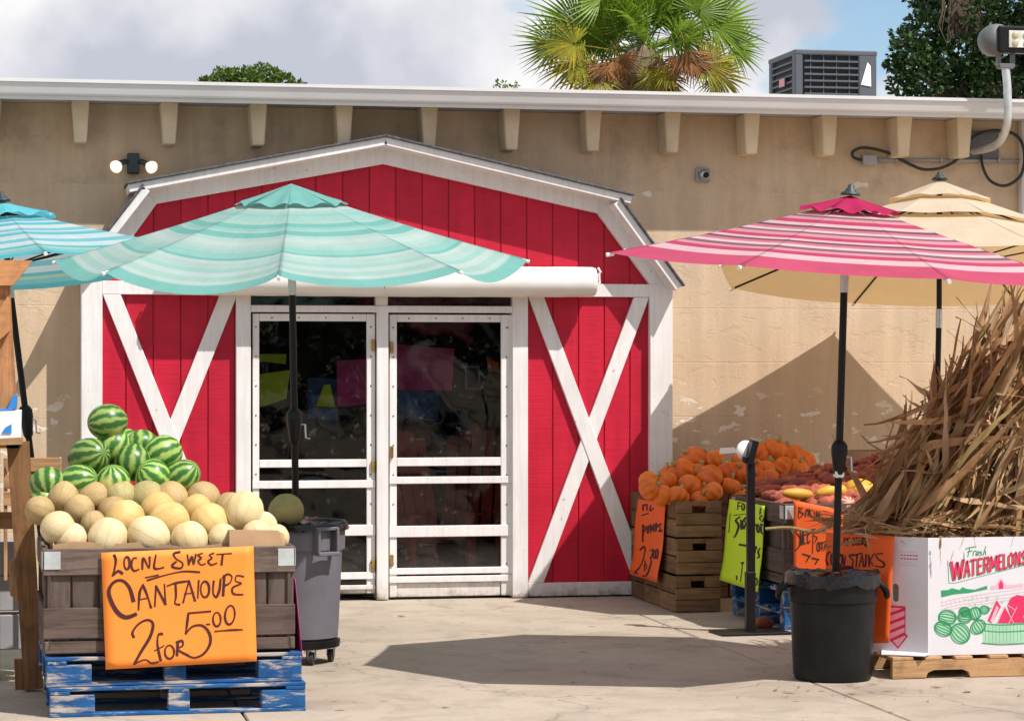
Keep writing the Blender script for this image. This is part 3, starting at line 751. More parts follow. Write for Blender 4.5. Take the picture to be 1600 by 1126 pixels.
sheet('poster', 'green trapezoid shaped card in the middle of the left door', [tuple(q) for q in a_], 'lime_paper')
fr_ = empty('picture_frame', W(738, 590, 0.9)); tag(fr_, 'small pale picture frame hanging behind the right door', 'picture frame')
for (dx, dz_, w_, h_) in ((-.05, 0, .012, .17), (.05, 0, .012, .17), (0, .085, .112, .012), (0, -.085, .112, .012)):
    box('frame_bar', (dx, 0, dz_), (w_, .012, h_), M['galvanised'], fr_, ch=.002)
# two red slatted garden chairs standing inside
def red_chair(u, v, Y, rz, label):
    p = W(u, v, Y); rt = empty('garden_chair', (p.x, Y, 0.006), rz); tag(rt, label, 'chair', 'red chairs inside the shop')
    for k in range(5):
        h_ = 0.95-0.05*abs(k-2); MB().box((0, 0, 0), (0.085, 0.02, h_), None, 0.004).build('back_slat', M['chair_red'], rt, (-0.2+k*0.1, 0.22, 0.30+h_/2), (R(-16), 0, 0))
    for k in range(5): box('seat_slat', (0, -0.25+k*0.1, 0.40-0.015*k), (0.52, 0.085, 0.02), M['chair_red'], rt)
    for sx_ in (-1, 1):
        for y_ in (-0.25, 0.25): box('leg', (sx_*0.27, y_, 0.28), (0.05, 0.07, 0.56), M['chair_red'], rt)
        box('armrest', (sx_*0.29, -0.02, 0.575), (0.11, 0.68, 0.022), M['chair_red'], rt)
red_chair(660, 900, 0.62, R(25), 'red slatted garden chair behind the left part of the right door')
red_chair(735, 860, 1.15, R(-20), 'red slatted garden chair further inside behind the right door')
tb = empty('display_table', (PX(500, 1.2), 1.2, 0.006)); tag(tb, 'dark display table inside behind the left door', 'table')
box('table_top', (0, 0, 0.78), (1.1, 0.6, 0.04), M['post_wood_x'], tb)
for sx_ in (-1, 1):
    for sy_ in (-1, 1): box('leg', (sx_*.5, sy_*.25, .38), (.06, .06, .76), M['post_wood_z'], tb)

# ------------------------------------------------------------------ fixtures on the wall
fl = empty('twin_floodlight', W(208, 256, -0.03)); tag(fl, 'dark twin floodlight with two glowing bulbs on the upper left wall', 'floodlight')
box('junction_box', (0, -0.01, 0.0), (0.085, 0.075, 0.145), M['dark_lamp'], fl, ch=0.006)
for s_, off in ((-1, (-0.128, -0.10, -0.032)), (1, (0.150, -0.10, -0.022))):
    MB().tube([(s_*0.03, -0.03, 0.01), (s_*0.065, -0.05, 0.012), (s_*0.10, -0.075, -0.01)], [0.018, 0.018, 0.024], 10).build('arm', M['dark_lamp'], fl, smooth=True)
    d_ = Vector((s_*0.45, -0.8, -0.35)).normalized(); q_ = d_.to_track_quat('Z', 'Y').to_matrix()
    o_ = Vector((s_*0.10, -0.075, -0.012))
    MB().lathe([(0.018, 0), (0.028, 0.018), (0.042, 0.045), (0.046, 0.06), (0.04, 0.07), (0.018, 0.078)], 20, o_, q_).build('bulb', M['lit_bulb'], fl, smooth=True)
cmr = empty('security_camera', W(1097, 274, -0.004)); tag(cmr, 'small grey camera box mounted high on the tan wall', 'camera')
box('mounting_plate', (0, -0.012, 0), (0.105, 0.03, 0.105), M['conduit_grey'], cmr, ch=0.006)
MB().lathe([(0.040, 0), (0.042, 0.02), (0.034, 0.045), (0.012, 0.05)], 20, (0.005, -0.027, 0), Matrix.Rotation(R(90), 3, 'X')).build('lens_ring', M['steel'], cmr, smooth=True)
MB().lathe([(0.022, 0), (0.022, 0.012), (0.005, 0.016)], 16, (0.008, -0.076, -0.004), Matrix.Rotation(R(90), 3, 'X')).build('lens', M['black_plastic'], cmr, smooth=True)

# bracket lamp, conduit and cable at the right
lamp = empty('parking_lot_lamp', W(1535, 230, -0.01)); tag(lamp, 'grey led flood lamp on a bent pipe at the upper right', 'lamp')
o = lamp.location
def rel(u, v, Y): return W(u, v, Y)-o
box('wall_plate', rel(1534, 228, -0.014), (0.27, 0.022, 0.22), M['lamp_grey'], lamp, ch=0.005)
pth = spline([rel(1520, 236, -.05), rel(1540, 233, -.22), rel(1562, 222, -.46), rel(1574, 190, -.62), rel(1574, 140, -.64), rel(1571, 104, -.64)], 8)
MB().tube(pth, 0.030, 14).build('bent_pipe', M['galvanised'], lamp, smooth=True)
hd = rel(1584, 62, -.64)
box('pipe_clamp', rel(1571, 104, -.64), (0.115, 0.07, 0.035), M['lamp_grey'], lamp)
for dx in (-0.055, 0.055): box('yoke', rel(1571, 95, -.64)+Vector((dx, 0, 0.01)), (0.028, 0.04, 0.12), M['lamp_grey'], lamp)
hc = rel(1592, 63, -.66)
MB().box(hc, (0.36, 0.10, 0.20), None, 0.015).build('lamp_housing', M['black_plastic'], lamp)
MB().lathe([(0.112, -0.07), (0.118, -0.02), (0.118, 0.02), (0.112, 0.07)], 28, hc+Vector((-0.17, 0.045, 0)), Matrix.Rotation(R(90), 3, 'X')).build('end_shell', M['lamp_grey'], lamp, smooth=True)
box('led_array', hc+Vector((0.035, -0.054, 0)), (0.27, 0.012, 0.125), M['led_panel'], lamp)
for ix in range(3):
    for iz in range(2): MB().lathe([(0.026, 0), (0.024, 0.008), (0.012, 0.012)], 10, hc+Vector((-0.05+ix*0.085, -0.060, -0.03+iz*0.06)), Matrix.Rotation(R(90), 3, 'X')).build('led', M['led_yellow'], lamp)
cnd = empty('conduit_run', W(1470, 252, -.02)); tag(cnd, 'thin grey conduit with a small junction box and black cable under the eaves', 'conduit'); o = cnd.location
MB().tube([rel(1368, 250, -.03), rel(1640, 252, -.03)], 0.013, 8).build('conduit', M['conduit_grey'], cnd, smooth=True)
box('junction_box', rel(1358, 250, -.03), (0.115, 0.055, 0.075), M['conduit_grey'], cnd)
for u in (1400, 1470, 1560): box('clip', rel(u, 251, -.03), (0.02, 0.05, 0.036), M['conduit_grey'], cnd, ch=.002)
MB().tube(spline([rel(1346, 250, -.04), rel(1334, 246, -.05), rel(1333, 237, -.06), rel(1350, 231, -.06), rel(1385, 238, -.06), rel(1420, 256, -.06), rel(1445, 265, -.06), rel(1475, 261, -.07), rel(1500, 245, -.1), rel(1510, 224, -.1), rel(1530, 209, -.1), rel(1560, 204, -.1), rel(1588, 212, -.1), rel(1600, 236, -.1), rel(1596, 272, -.09), rel(1572, 290, -.09), rel(1548, 283, -.08), rel(1536, 262, -.07), rel(1533, 240, -.05)], 8), 0.012, 8).build('cable', M['rubber'], cnd, smooth=True)

# ------------------------------------------------------------------ air conditioner on the roof
YA = 3.2; pA = W(1242, 150, YA); pB = W(1370, 150, YA)
wA = pB.x-pA.x; ac = empty('air_conditioner', ((pA.x+pB.x)/2, YA+0.40, zg_top-0.005)); tag(ac, 'grey louvered air conditioner on the flat roof beside the palm', 'air conditioner')
zt = PZ(1300, 79, YA)-ac.location.z; dA = 0.80
box('core', (0, 0, zt/2), (wA-0.06, dA-0.06, zt-0.05), M['ac_dark'], ac)
box('top_cover', (0, 0, zt-0.02), (wA+0.01, dA+0.01, 0.045), M['ac_paint'], ac, ch=0.012)
box('base_pan', (0, 0, 0.03), (wA, dA, 0.06), M['ac_paint'], ac)
for sx_ in (-1, 1):
    for sy_ in (-1, 1):
        wd = 0.17 if (sx_ == 1 and sy_ == -1) else 0.075
        box('corner_panel', (sx_*(wA/2-wd/2), sy_*(dA/2-0.045), zt/2), (wd, 0.09, zt-0.04), M['ac_paint'], ac, ch=.01)
ns = int((zt-0.1)/0.058)
for k in range(ns+1):
    z_ = 0.08+k*0.058
    if z_ > zt-.05: break
    for sy_ in (-1, 1): box('louver', (-0.04, sy_*(dA/2-0.012), z_), (wA-0.26, 0.02, 0.017), M['ac_paint'], ac, ch=.002)
    for sx_ in (-1, 1): box('louver', (sx_*(wA/2-0.012), 0, z_), (0.02, dA-0.19, 0.017), M['ac_paint'], ac, ch=.002)
for k in range(4): box('grille_bar', (-0.23+k*0.12, -dA/2+0.022, zt/2), (0.01, 0.012, zt-0.08), M['ac_paint'], ac, ch=.001)
box('sticker', (-wA/2-0.012, -0.05, zt-0.26), (0.006, 0.15, 0.07), M['pale_pink'], ac, ch=0)
MB().prism([(wA/2-0.15, -dA/2-0.008, zt-0.30), (wA/2-0.055, -dA/2-0.008, zt-0.315), (wA/2-0.06, -dA/2-0.008, zt-0.13), (wA/2-0.09, -dA/2-0.008, zt-0.10)], (0, .004, 0)).build('paper_notice', M['paper_white'], ac)
# ------------------------------------------------------------------ umbrellas
CAMF = Vector((-sT, -cT, 0))          # horizontal direction towards the camera side
CAMR = Vector((cT, -sT, 0))
def umbrella(label, base, apex, tx, ty, Rr, drop, rot, sag, cl, cap, tiers=((0.0, 0.24, 0.035, True),), main0=0.19, joint=0.62, crank=1.05, polemat='black_metal', pole_r=0.019, collar=0.11, hemwave=0.0, capwave=0.012, finial=True):
    base = Vector(base); apex = Vector(apex)-base
    n = (Vector((0, 0, 1)) + CAMR*tx + CAMF*ty).normalized()
    e1 = (CAMF - n*CAMF.dot(n)).normalized(); e2 = n.cross(e1)
    if e2.dot(CAMR) < 0: e2 = -e2
    rt = empty('market_umbrella', base); tag(rt, label, 'umbrella', 'umbrellas over the produce')
    rnd = random.Random(int(rot*100)+int(Rr*1000))
    def rib(k, r):
        a_ = R(rot + 45*k)
        return apex + (e1*math.cos(a_)+e2*math.sin(a_))*(Rr*r) - n*(drop*(1.14*r-0.14*r*r))
    def surface(r0, r1, lift, wave, nr, ns, sg, closed_sag=True):
        V, F, UV = [], [], []
        for k in range(8):
            off = len(V); ks = 0.75+0.5*rnd.random()
            for i in range(nr+1):
                r = r0+(r1-r0)*i/nr
                for j in range(ns+1):
                    s_ = j/ns; p = rib(k, r).lerp(rib(k+1, r), s_)
                    w_ = math.sin(math.pi*s_)
                    p = p + n*lift - n*(sg*ks*(r**2.2)*w_**0.75)
                    if wave: p = p + n*(wave*math.sin(s_*math.pi*3+k*1.7)*(i/nr)**2)
                    V.append(tuple(p)); UV.append((k/8+s_/8, r))
            for i in range(nr):
                for j in range(ns):
                    a_ = off+i*(ns+1)+j; F.append((a_, a_+1, a_+ns+2, a_+ns+1))
        me = bpy.data.meshes.new('canopy'); me.from_pydata(V, [], F); me.update()
        ul = me.uv_layers.new(name='UVMap')
        for lp in me.loops: ul.data[lp.index].uv = UV[lp.vertex_index]
        bm_ = bmesh.new(); bm_.from_mesh(me); bmesh.ops.remove_doubles(bm_, verts=bm_.verts, dist=0.0004); bm_.to_mesh(me); bm_.free()
        for p in me.polygons: p.use_smooth = True
        me.set_sharp_from_angle(angle=R(35))
        return me
    cn = mo('canopy', surface(main0, 1.0, 0, hemwave, 18, 14, sag), M[cl], rt)
    for (a_, b_, lf, wv) in tiers:
        mo('vent_cap', surface(a_, b_, lf, capwave if wv else 0.004, 6, 12, 0.03), M[cap], cn if False else rt)
    jp = apex - n*joint
    for k in range(8):
        tip = rib(k, 1.0); MB().tube([rib(k, 0.02)-n*0.03, rib(k, 0.5)-n*0.02, tip-n*0.012], 0.0075, 6).build('rib', M[polemat], rt)
        mid = rib(k, 0.52)-n*0.022; MB().tube([apex-n*(drop*0.92), mid], 0.006, 6).build('strut', M[polemat], rt)
        d_ = (tip-rib(k, .9)).normalized(); MB().tube([tip-n*0.012-d_*0.03, tip-n*0.012+d_*0.012], 0.011, 8).build('rib_cap', M['paper_white'], rt)
    MB().tube([jp, apex+n*0.01], pole_r, 12).build('upper_pole', M[polemat], rt, smooth=False)
    MB().tube([Vector((0, 0, 0.02)), jp], pole_r+0.001, 14).build('pole', M[polemat], rt)
    dp = jp.normalized()
    MB().tube([jp-dp*collar, jp+n*0.02], pole_r+0.004, 14).build('tilt_collar', M['steel'], rt)
    MB().lathe([(0.03, -0.045), (0.052, -0.035), (0.052, 0.0), (0.025, 0.02)], 16, apex-n*(drop*0.92), n.to_track_quat('Z', 'Y').to_matrix()).build('runner', M[polemat], rt)
    fm = n.to_track_quat('Z', 'Y').to_matrix()
    if finial: MB().lathe([(0.055, 0.030), (0.050, 0.045), (0.032, 0.052), (0.030, 0.062), (0.020, 0.068), (0.016, 0.085), (0.006, 0.092)], 18, apex+n*(tiers[0][2]-0.03), fm).build('finial', M['dark_lamp'], rt, smooth=True)
    cp = dp*(crank/dp.z)
    ch_ = MB().lathe([(0.020, -0.11), (0.030, -0.09), (0.036, -0.03), (0.044, 0.02), (0.044, 0.06), (0.030, 0.085), (0.02, 0.09)], 16, cp, dp.to_track_quat('Z', 'Y').to_matrix())
    co = ch_.build('crank_housing', M['black_plastic'], rt, smooth=True)
    MB().tube([cp+CAMR*0.04+CAMF*0.01, cp+CAMR*0.062+CAMF*0.02, cp+CAMR*0.066+CAMF*0.02-Vector((0, 0, .075)), cp+CAMR*0.09+CAMF*0.03-Vector((0, 0, .08))], 0.006, 6).build('crank_handle', M['galvanised'], rt)
    return rt, cp, dp
YM = -4.04; bm0 = Vector((PX(466, YM), YM, 0))
um, _, _ = umbrella('pale mint striped umbrella with scalloped hem over the melon bin', bm0, W(455, 293, YM-0.08), 0.0, 0.105, 1.34, 0.41, 2, 0.095, 'cloth_mint', 'cloth_mint_cap', main0=0.15, tiers=((0.0, 0.24, 0.022, True),), joint=0.50, crank=1.36, capwave=0.012, finial=False)
YP = -5.33; bp0 = Vector((PX(1301, YP), YP, 0))
up, cpP, dpP = umbrella('pink and burgundy striped umbrella standing in the black trash can', bp0, W(1328, 314, YP-0.05), 0.062, 0.075, 1.34, 0.348, 15, 0.018, 'cloth_pink', 'cloth_pink_cap', main0=0.16, tiers=((0.0, 0.215, 0.03, True),), joint=0.42, crank=1.20, collar=0.075)
box('label_band', dpP*(1.11/dpP.z), (0.052, 0.052, 0.045), M['paper_white'], up, ch=.012)
YC = -1.66; bc0 = Vector((PX(1457, YC), YC, 0))
uc, _, _ = umbrella('cream three tiered umbrella behind the pink striped one', bc0, W(1468, 298, YC), 0.02, -0.10, 1.60, 0.60, -76, 0.02, 'cloth_cream', 'cloth_cream', main0=0.40, tiers=((0.0, 0.235, 0.075, False), (0.18, 0.46, 0.04, False)), joint=0.85, crank=1.2)
YQ = -2.55; bq0 = Vector((PX(84, YQ), YQ, 0))
uq, _, _ = umbrella('aqua and green striped umbrella leaning at the left edge', bq0, W(4, 324, YQ), -0.093, -0.02, 1.36, 0.40, 20, 0.03, 'cloth_aqua', 'cloth_aqua_cap', main0=0.17, tiers=((0.0, 0.24, 0.035, True),), joint=0.45, crank=1.36)

# ------------------------------------------------------------------ pallets and wooden bins
def block_pallet(label, loc, rz, w=1.24, d=1.02, mats='blue_pallet_', cat='pallet', group='blue pallets'):
    rt = empty('shipping_pallet', loc, rz); tag(rt, label, cat, group)
    for i in range(3):
        box('bottom_board', (w/2, 0.05+i*(d-0.10)/2, 0.009), (w, 0.10, 0.018), M[mats+'x'], rt)
    for i in range(3):
        for j in range(3): 
            bw = (0.215, 0.105, 0.215)[i]
            box('block', ((bw/2+.002, w/2, w-bw/2-.002)[i], 0.05+j*(d-0.10)/2, 0.018+0.044), (bw, 0.098, 0.088), M[mats+'x'], rt)
    for i in range(3): box('stringer_board', ((0.05, w/2, w-0.05)[i], d/2, 0.115), (0.098, d, 0.016), M[mats+'y'], rt)
    for k in range(7): box('deck_board', (w/2, 0.05+k*(d-0.10)/6, 0.133), (w, 0.098, 0.018), M[mats+'x'], rt)
    return rt
def wooden_bin(label, loc, rz, w=1.22, d=1.04, h=0.52):
    rt = empty('wooden_bin', loc, rz); tag(rt, label, 'bin')
    def side(a, b_, ln, ax):           # a: corner start, b_: outward normal
        a = Vector(a); nrm = Vector(b_); dr = Vector((0, 0, 1)).cross(nrm)*-1 if False else Vector((-nrm.y, nrm.x, 0))
        rzz = math.atan2(dr.y, dr.x)
        k = max(4, int(ln/0.135)); bw = ln/k
        for i in range(k):
            c = a + dr*(bw*(i+.5)) - nrm*0.030; box('stave', (c.x, c.y, h/2+.008), (bw-0.010, 0.018, h-0.045), M['weathered_z'], rt, (0, 0, rzz))
        for (z0, z1, o_) in ((h-0.128, h, 0.0), (0.085, 0.235, 0.001), (0.015, 0.075, -0.006)):
            c = a + dr*(ln/2) + nrm*(o_-0.010); box('slat', (c.x, c.y, (z0+z1)/2), (ln, 0.020, z1-z0), M['weathered_x'], rt, (0, 0, rzz+random.uniform(-.003, .003)))
        for e in (0.045, ln-0.045):
            c = a + dr*e + nrm*0.002; box('corner_bracket', (c.x, c.y, h-0.055), (0.078, 0.004, 0.085), M['galvanised'], rt, (0, 0, rzz), ch=.001)
    side((0, 0, 0), (0, -1, 0), w, 0); side((w, d, 0), (0, 1, 0), w, 0)
    side((0, d, 0), (-1, 0, 0), d, 1); side((w, 0, 0), (1, 0, 0), d, 1)
    box('floor_board', (w/2, d/2, 0.018), (w-0.08, d-0.08, 0.02), M['weathered_x'], rt)
    return rt
pl0 = G(77, 1121); RZL = R(0.9)
block_pallet('scuffed blue pallet on the ground at the bottom left', pl0, RZL)
block_pallet('blue pallet stacked under the cantaloupe bin', (pl0.x-0.015, pl0.y+0.02, 0.144), RZL+R(0.6))
LB = Vector((pl0.x-0.03, pl0.y+0.03, 0.288))
lbin = wooden_bin('weathered grey wooden bin heaped with cantaloupes and watermelons', LB, RZL)
cz, sz = math.cos(RZL), math.sin(RZL)
def lb(x, y, z): return Vector((LB.x+x*cz-y*sz, LB.y+x*sz+y*cz, LB.z+z))
# cardboard liner and a torn box flap
ln = MB()
for (a_, b_) in (((0.05, 0.06), (1.17, 0.06)), ((0.05, 0.98), (1.17, 0.98)), ((0.05, 0.06), (0.05, 0.98)), ((1.17, 0.06), (1.17, 0.98))):
    N_ = 14
    for i in range(N_):
        p, q = [(a_[0]+(b_[0]-a_[0])*t, a_[1]+(b_[1]-a_[1])*t) for t in (i/N_, (i+1)/N_)]
        z0, z1 = [0.535+0.012*math.sin(7*t+a_[0]*3)+0.008*math.sin(19*t) for t in (i/N_, (i+1)/N_)]
        P = [lb(*p, 0.05), lb(*q, 0.05), lb(*q, z1), lb(*p, z0)]
        off = Vector((0, 0.006, 0)) if a_[1] == b_[1] else Vector((0.006, 0, 0)); ln.prism(P, off)
tag(ln.build('cardboard_liner', M['cardboard']), 'brown cardboard liner inside the rim of the cantaloupe bin', 'cardboard')
fb = empty('cardboard_tray', lb(0.90, 0.015, 0.52)); fb.rotation_euler = (0, 0, RZL); tag(fb, 'small open cardboard tray lying among the front right cantaloupes', 'cardboard tray')
MB().prism([(0, 0.0, 0), (0.27, 0.0, 0), (0.27, 0.02, 0.055), (0.24, 0.01, 0.075), (0.0, 0.01, 0.082)], (0, 0.006, 0)).build('front_flap', M['cardboard'], fb)
MB().prism([(0.0, 0.008, 0.0), (0.0, 0.19, 0.0), (0.0, 0.19, 0.075), (0.0, 0.016, 0.08)], (0.006, 0, 0)).build('side_flap', M['cardboard'], fb)
MB().prism([(0.262, 0.022, 0.0), (0.262, 0.19, 0.0), (0.262, 0.19, 0.06), (0.262, 0.03, 0.058)], (0.006, 0, 0)).build('side_flap', M['cardboard'], fb)

# ------------------------------------------------------------------ melons
def lobed(nl, amp, nu=40, nv=22, squash=1.0, dimple=0.0, el=1.0):
    m = MB(); 
    for j in range(nv+1):
        t = math.pi*j/nv
        for k in range(nu):
            a_ = 2*math.pi*k/nu
            rr_ = 1 - amp*(0.5+0.5*math.cos(nl*a_))**1.5*math.sin(t)**0.7
            z = math.cos(t)*squash*(1-dimple*math.exp(-(math.sin(t)/0.28)**2))
            m.v.append((rr_*math.sin(t)*math.cos(a_), rr_*math.sin(t)*math.sin(a_), z))
    for j in range(nv):
        for k in range(nu):
            p = j*nu+k; q = j*nu+(k+1) % nu; m.f.append((p, p+nu, q+nu, q))
    me = m.mesh('fruit', True, False)
    bm_ = bmesh.new(); bm_.from_mesh(me); bmesh.ops.remove_doubles(bm_, verts=bm_.verts, dist=1e-5); bmesh.ops.recalc_face_normals(bm_, faces=bm_.faces); bm_.to_mesh(me); bm_.free()
    for p in me.polygons: p.use_smooth = True
    return me
def scaled(me, s):
    c = me.copy(); c.transform(Matrix.Diagonal((s[0], s[1], s[2], 1))); return c
RM = 0.092
wm_me = [scaled(lobed(1, 0, squash=1.12), (RM, RM, RM)), scaled(lobed(1, 0, squash=1.0), (RM, RM, RM)), scaled(lobed(1, 0, squash=1.3), (RM*.96, RM*.96, RM*.96))]
for m_ in wm_me: m_.materials.append(M['watermelon'])
ct_me = {}
for nm in ('pale', 'tan', 'green', 'yellow'):
    m_ = scaled(lobed(10, 0.022, squash=1.06, dimple=0.05), (RM, RM, RM)); m_.materials.append(M['cantaloupe_'+nm]); ct_me[nm] = m_
def yb(u, v, t): 
    p = W(u, v, LB.y+t); return W(u, v, LB.y+t+(p.x-LB.x)*sz)
def melon(name, me, u, v, t, rpx, label, cat, group, rot):
    p = yb(u, v, t); s_ = rpx*MPP(p)/RM
    o_ = mo(name, me, None, None, p, rot, (s_*random.uniform(.93, 1.07), s_*random.uniform(.93, 1.07), s_*random.uniform(.94, 1.1))); return tag(o_, label, cat, group)
ORD = ['first', 'second', 'third', 'fourth', 'fifth', 'sixth', 'seventh', 'eighth', 'ninth', 'tenth', 'eleventh', 'twelfth']
cant = {
 'front row touching the bin rim': (0.15, [(90, 824, 27, 'pale'), (110, 843, 27, 'pale'), (168, 841, 31, 'pale'), (232, 838, 31, 'pale'), (296, 843, 30, 'pale'), (349, 842, 26, 'pale'), (402, 836, 24, 'pale'), (432, 840, 20, 'pale')]),
 'second row': (0.31, [(146, 818, 21, 'tan'), (195, 812, 31, 'yellow'), (264, 815, 30, 'yellow'), (329, 817, 30, 'yellow'), (381, 799, 30, 'pale'), (410, 822, 24, 'pale')]),
 'third row': (0.45, [(62, 797, 22, 'tan'), (124, 796, 25, 'tan'), (178, 800, 24, 'tan'), (246, 796, 26, 'yellow'), (306, 797, 24, 'yellow'), (360, 793, 24, 'tan')]),
 'top row beside the watermelons': (0.56, [(99, 777, 26, 'tan'), (146, 776, 25, 'tan'), (188, 774, 24, 'green'), (228, 778, 28, 'green'), (268, 778, 26, 'tan'), (318, 779, 26, 'tan')])}
for row, (t_, lst) in cant.items():
    for i, (u, v, r_, k_) in enumerate(lst):
        rt_ = (random.uniform(-1.2, 1.2), random.uniform(-1.2, 1.2), random.uniform(0, 6))
        melon('cantaloupe', ct_me[k_], u, v, t_, r_, f'{k_ if k_ != "green" else "greenish"} cantaloupe, {ORD[i]} from the left in the {row}', 'cantaloupe', 'cantaloupes in the bin', rt_)
wms = [(168, 659, 28, 0.84, 0, (0.15, 1.45, 0.3), 'single round watermelon on the very top of the pile'),
 (139, 714, 32, 0.72, 0, (1.3, 0.5, 0.5), 'big pale patched watermelon at the left of the upper row'),
 (177, 699, 29, 0.86, 1, (0.5, 0.3, 1.0), 'light green watermelon just below the topmost watermelon'),
 (207, 722, 29, 0.72, 1, (0.25, 0.15, 2), 'dark striped watermelon in the middle of the upper row'),
 (222, 695, 25, 0.90, 1, (0.3, 0.6, 2), 'watermelon half hidden behind the middle of the upper row'),
 (254, 709, 29, 0.78, 0, (0.4, 1.1, 0.6), 'bright striped watermelon at the right of the upper row'),
 (196, 690, 21, 0.97, 1, (1, 0, 2), 'watermelon barely showing at the back of the pile'),
 (283, 747, 27, 0.66, 2, (0.6, 0.75, 0.2), 'long dark ended watermelon at the right end of the lower row'),
 (239, 745, 28, 0.64, 1, (0.3, 0.9, 4), 'watermelon fourth from the left in the lower row of the pile'),
 (177, 754, 28, 0.62, 1, (0.2, 0.3, 5), 'watermelon in the middle of the lower row of the pile'),
 (122, 753, 28, 0.62, 0, (0.7, 1.3, 0.2), 'dark watermelon second from the left in the lower row'),
 (75, 757, 28, 0.62, 1, (0.8, 0.2, 3), 'darkest watermelon at the left end of the lower row'),
 (70, 781, 22, 0.60, 1, (0.8, 0.9, 3), 'watermelon tucked under the left end of the lower row')]
for (u, v, r_, t_, k_, rt_, lbl) in wms: melon('watermelon', wm_me[k_], u, v, t_, r_, lbl, 'watermelon', 'watermelons in the bin', rt_)

# ------------------------------------------------------------------ hand lettered signs
def ribbon(mb, pts, w, P, off=0.0025, close=False, ink=1.0):
    w = w*ink
    pts = [Vector((p[0], p[1])) for p in pts]
    if len(pts) > 2: pts = [Vector((q.x, q.y)) for q in spline([(p.x, p.y, 0) for p in pts], 5, close)]
    for i in range(len(pts)-1):
        d = pts[i+1]-pts[i]
        if d.length < 1e-6: continue
        d.normalize(); n_ = Vector((-d.y, d.x))*w/2; e = d*w*0.28
        k0, k1 = [1+0.24*math.sin(2.3*math.pi*j/max(1, len(pts)-1)+pts[0].x*.05) if ink != 1.0 else 1.0 for j in (i, i+1)]
        a, b_, c, q = pts[i]+n_*k0-e, pts[i+1]+n_*k1+e, pts[i+1]-n_*k1+e, pts[i]-n_*k0-e
        mb.quad(*[P(k.x, k.y, off+0.00002*i) for k in (a, b_, c, q)])
def ell(cx, cy, rx, ry, n=12, tilt=0.0):
    return [(cx+rx*math.cos(2*math.pi*k/n)+tilt*ry*math.sin(2*math.pi*k/n), cy+ry*math.sin(2*math.pi*k/n)) for k in range(n)]
def affine(TL, TR, BL):
    e1 = Vector(TR)-Vector(TL); e2 = Vector(BL)-Vector(TL); det = e1.x*e2.y-e1.y*e2.x; o_ = Vector(TL)
    def f(x, y):
        d = Vector((x, y))-o_; return ((d.x*e2.y-d.y*e2.x)/det, (e1.x*d.y-e1.y*d.x)/det)
    return f
def paper_sign(name, label, TL, TR, BL, BR, mat, bow, strokes, inv, mark='marker', rip=0.0, parent=None, cat='sign'):
    TL, TR, BL, BR = [Vector(q) for q in (TL, TR, BL, BR)]
    nrm = (TR-TL).cross(BL-TL).normalized()
    if nrm.dot(Vector((CX, -CD, CH))-TL) < 0: nrm = -nrm
    org = BL.lerp(BR, 0.5)
    def S(s, t, off=0.0):
        p = (TL*(1-s)+TR*s)*(1-t)+(BL*(1-s)+BR*s)*t
        return p + nrm*(off + bow*(t**2) + rip*math.sin(t*7+s*1.5)*t) - org
    g_ = MB(); N_ = 14
    g_.v = [tuple(S(i/N_, j/N_)) for i in range(N_+1) for j in range(N_+1)]
    g_.f = [(i*(N_+1)+j, (i+1)*(N_+1)+j, (i+1)*(N_+1)+j+1, i*(N_+1)+j+1) for i in range(N_) for j in range(N_)]
    o_ = g_.build(name, M[mat], None, org, smooth=True, fixn=False)
    sd = o_.modifiers.new('thickness', 'SOLIDIFY'); sd.thickness = 0.002; sd.offset = 0
    tag(o_, label, cat)
    def P(x, y, off): s, t = inv(x, y); return S(s, t, off)
    grp = []                                # strokes that touch make one letter
    for stx in strokes:
        hit = [g for g in grp if any((Vector(a)-Vector(b_)).length < 26 for q in g for a in (q[0] if len(q[0]) > 2 else [Vector(q[0][0]).lerp(Vector(q[0][1]), f/6) for f in range(7)]) for b_ in (stx[0] if len(stx[0]) > 2 else [Vector(stx[0][0]).lerp(Vector(stx[0][1]), f/6) for f in range(7)]))]
        new = [stx]
        for g in hit: new = g+new; grp.remove(g)
        grp.append(new)
    for g in grp:
        lt = MB()
        for stx in g: ribbon(lt, stx[0], stx[1], P, 0.0028, close=(len(stx) > 2), ink=1.22)
        lt.build('letter', M[mark], o_, fixn=False)
    return o_
TLp, TRp, BLp, BRp = W(158, 863, LB.y-.012), W(396, 852.5, LB.y+.003), W(165, 1045, LB.y-.030), W(401, 1032, LB.y-.015)
w = 13; w2 = 15
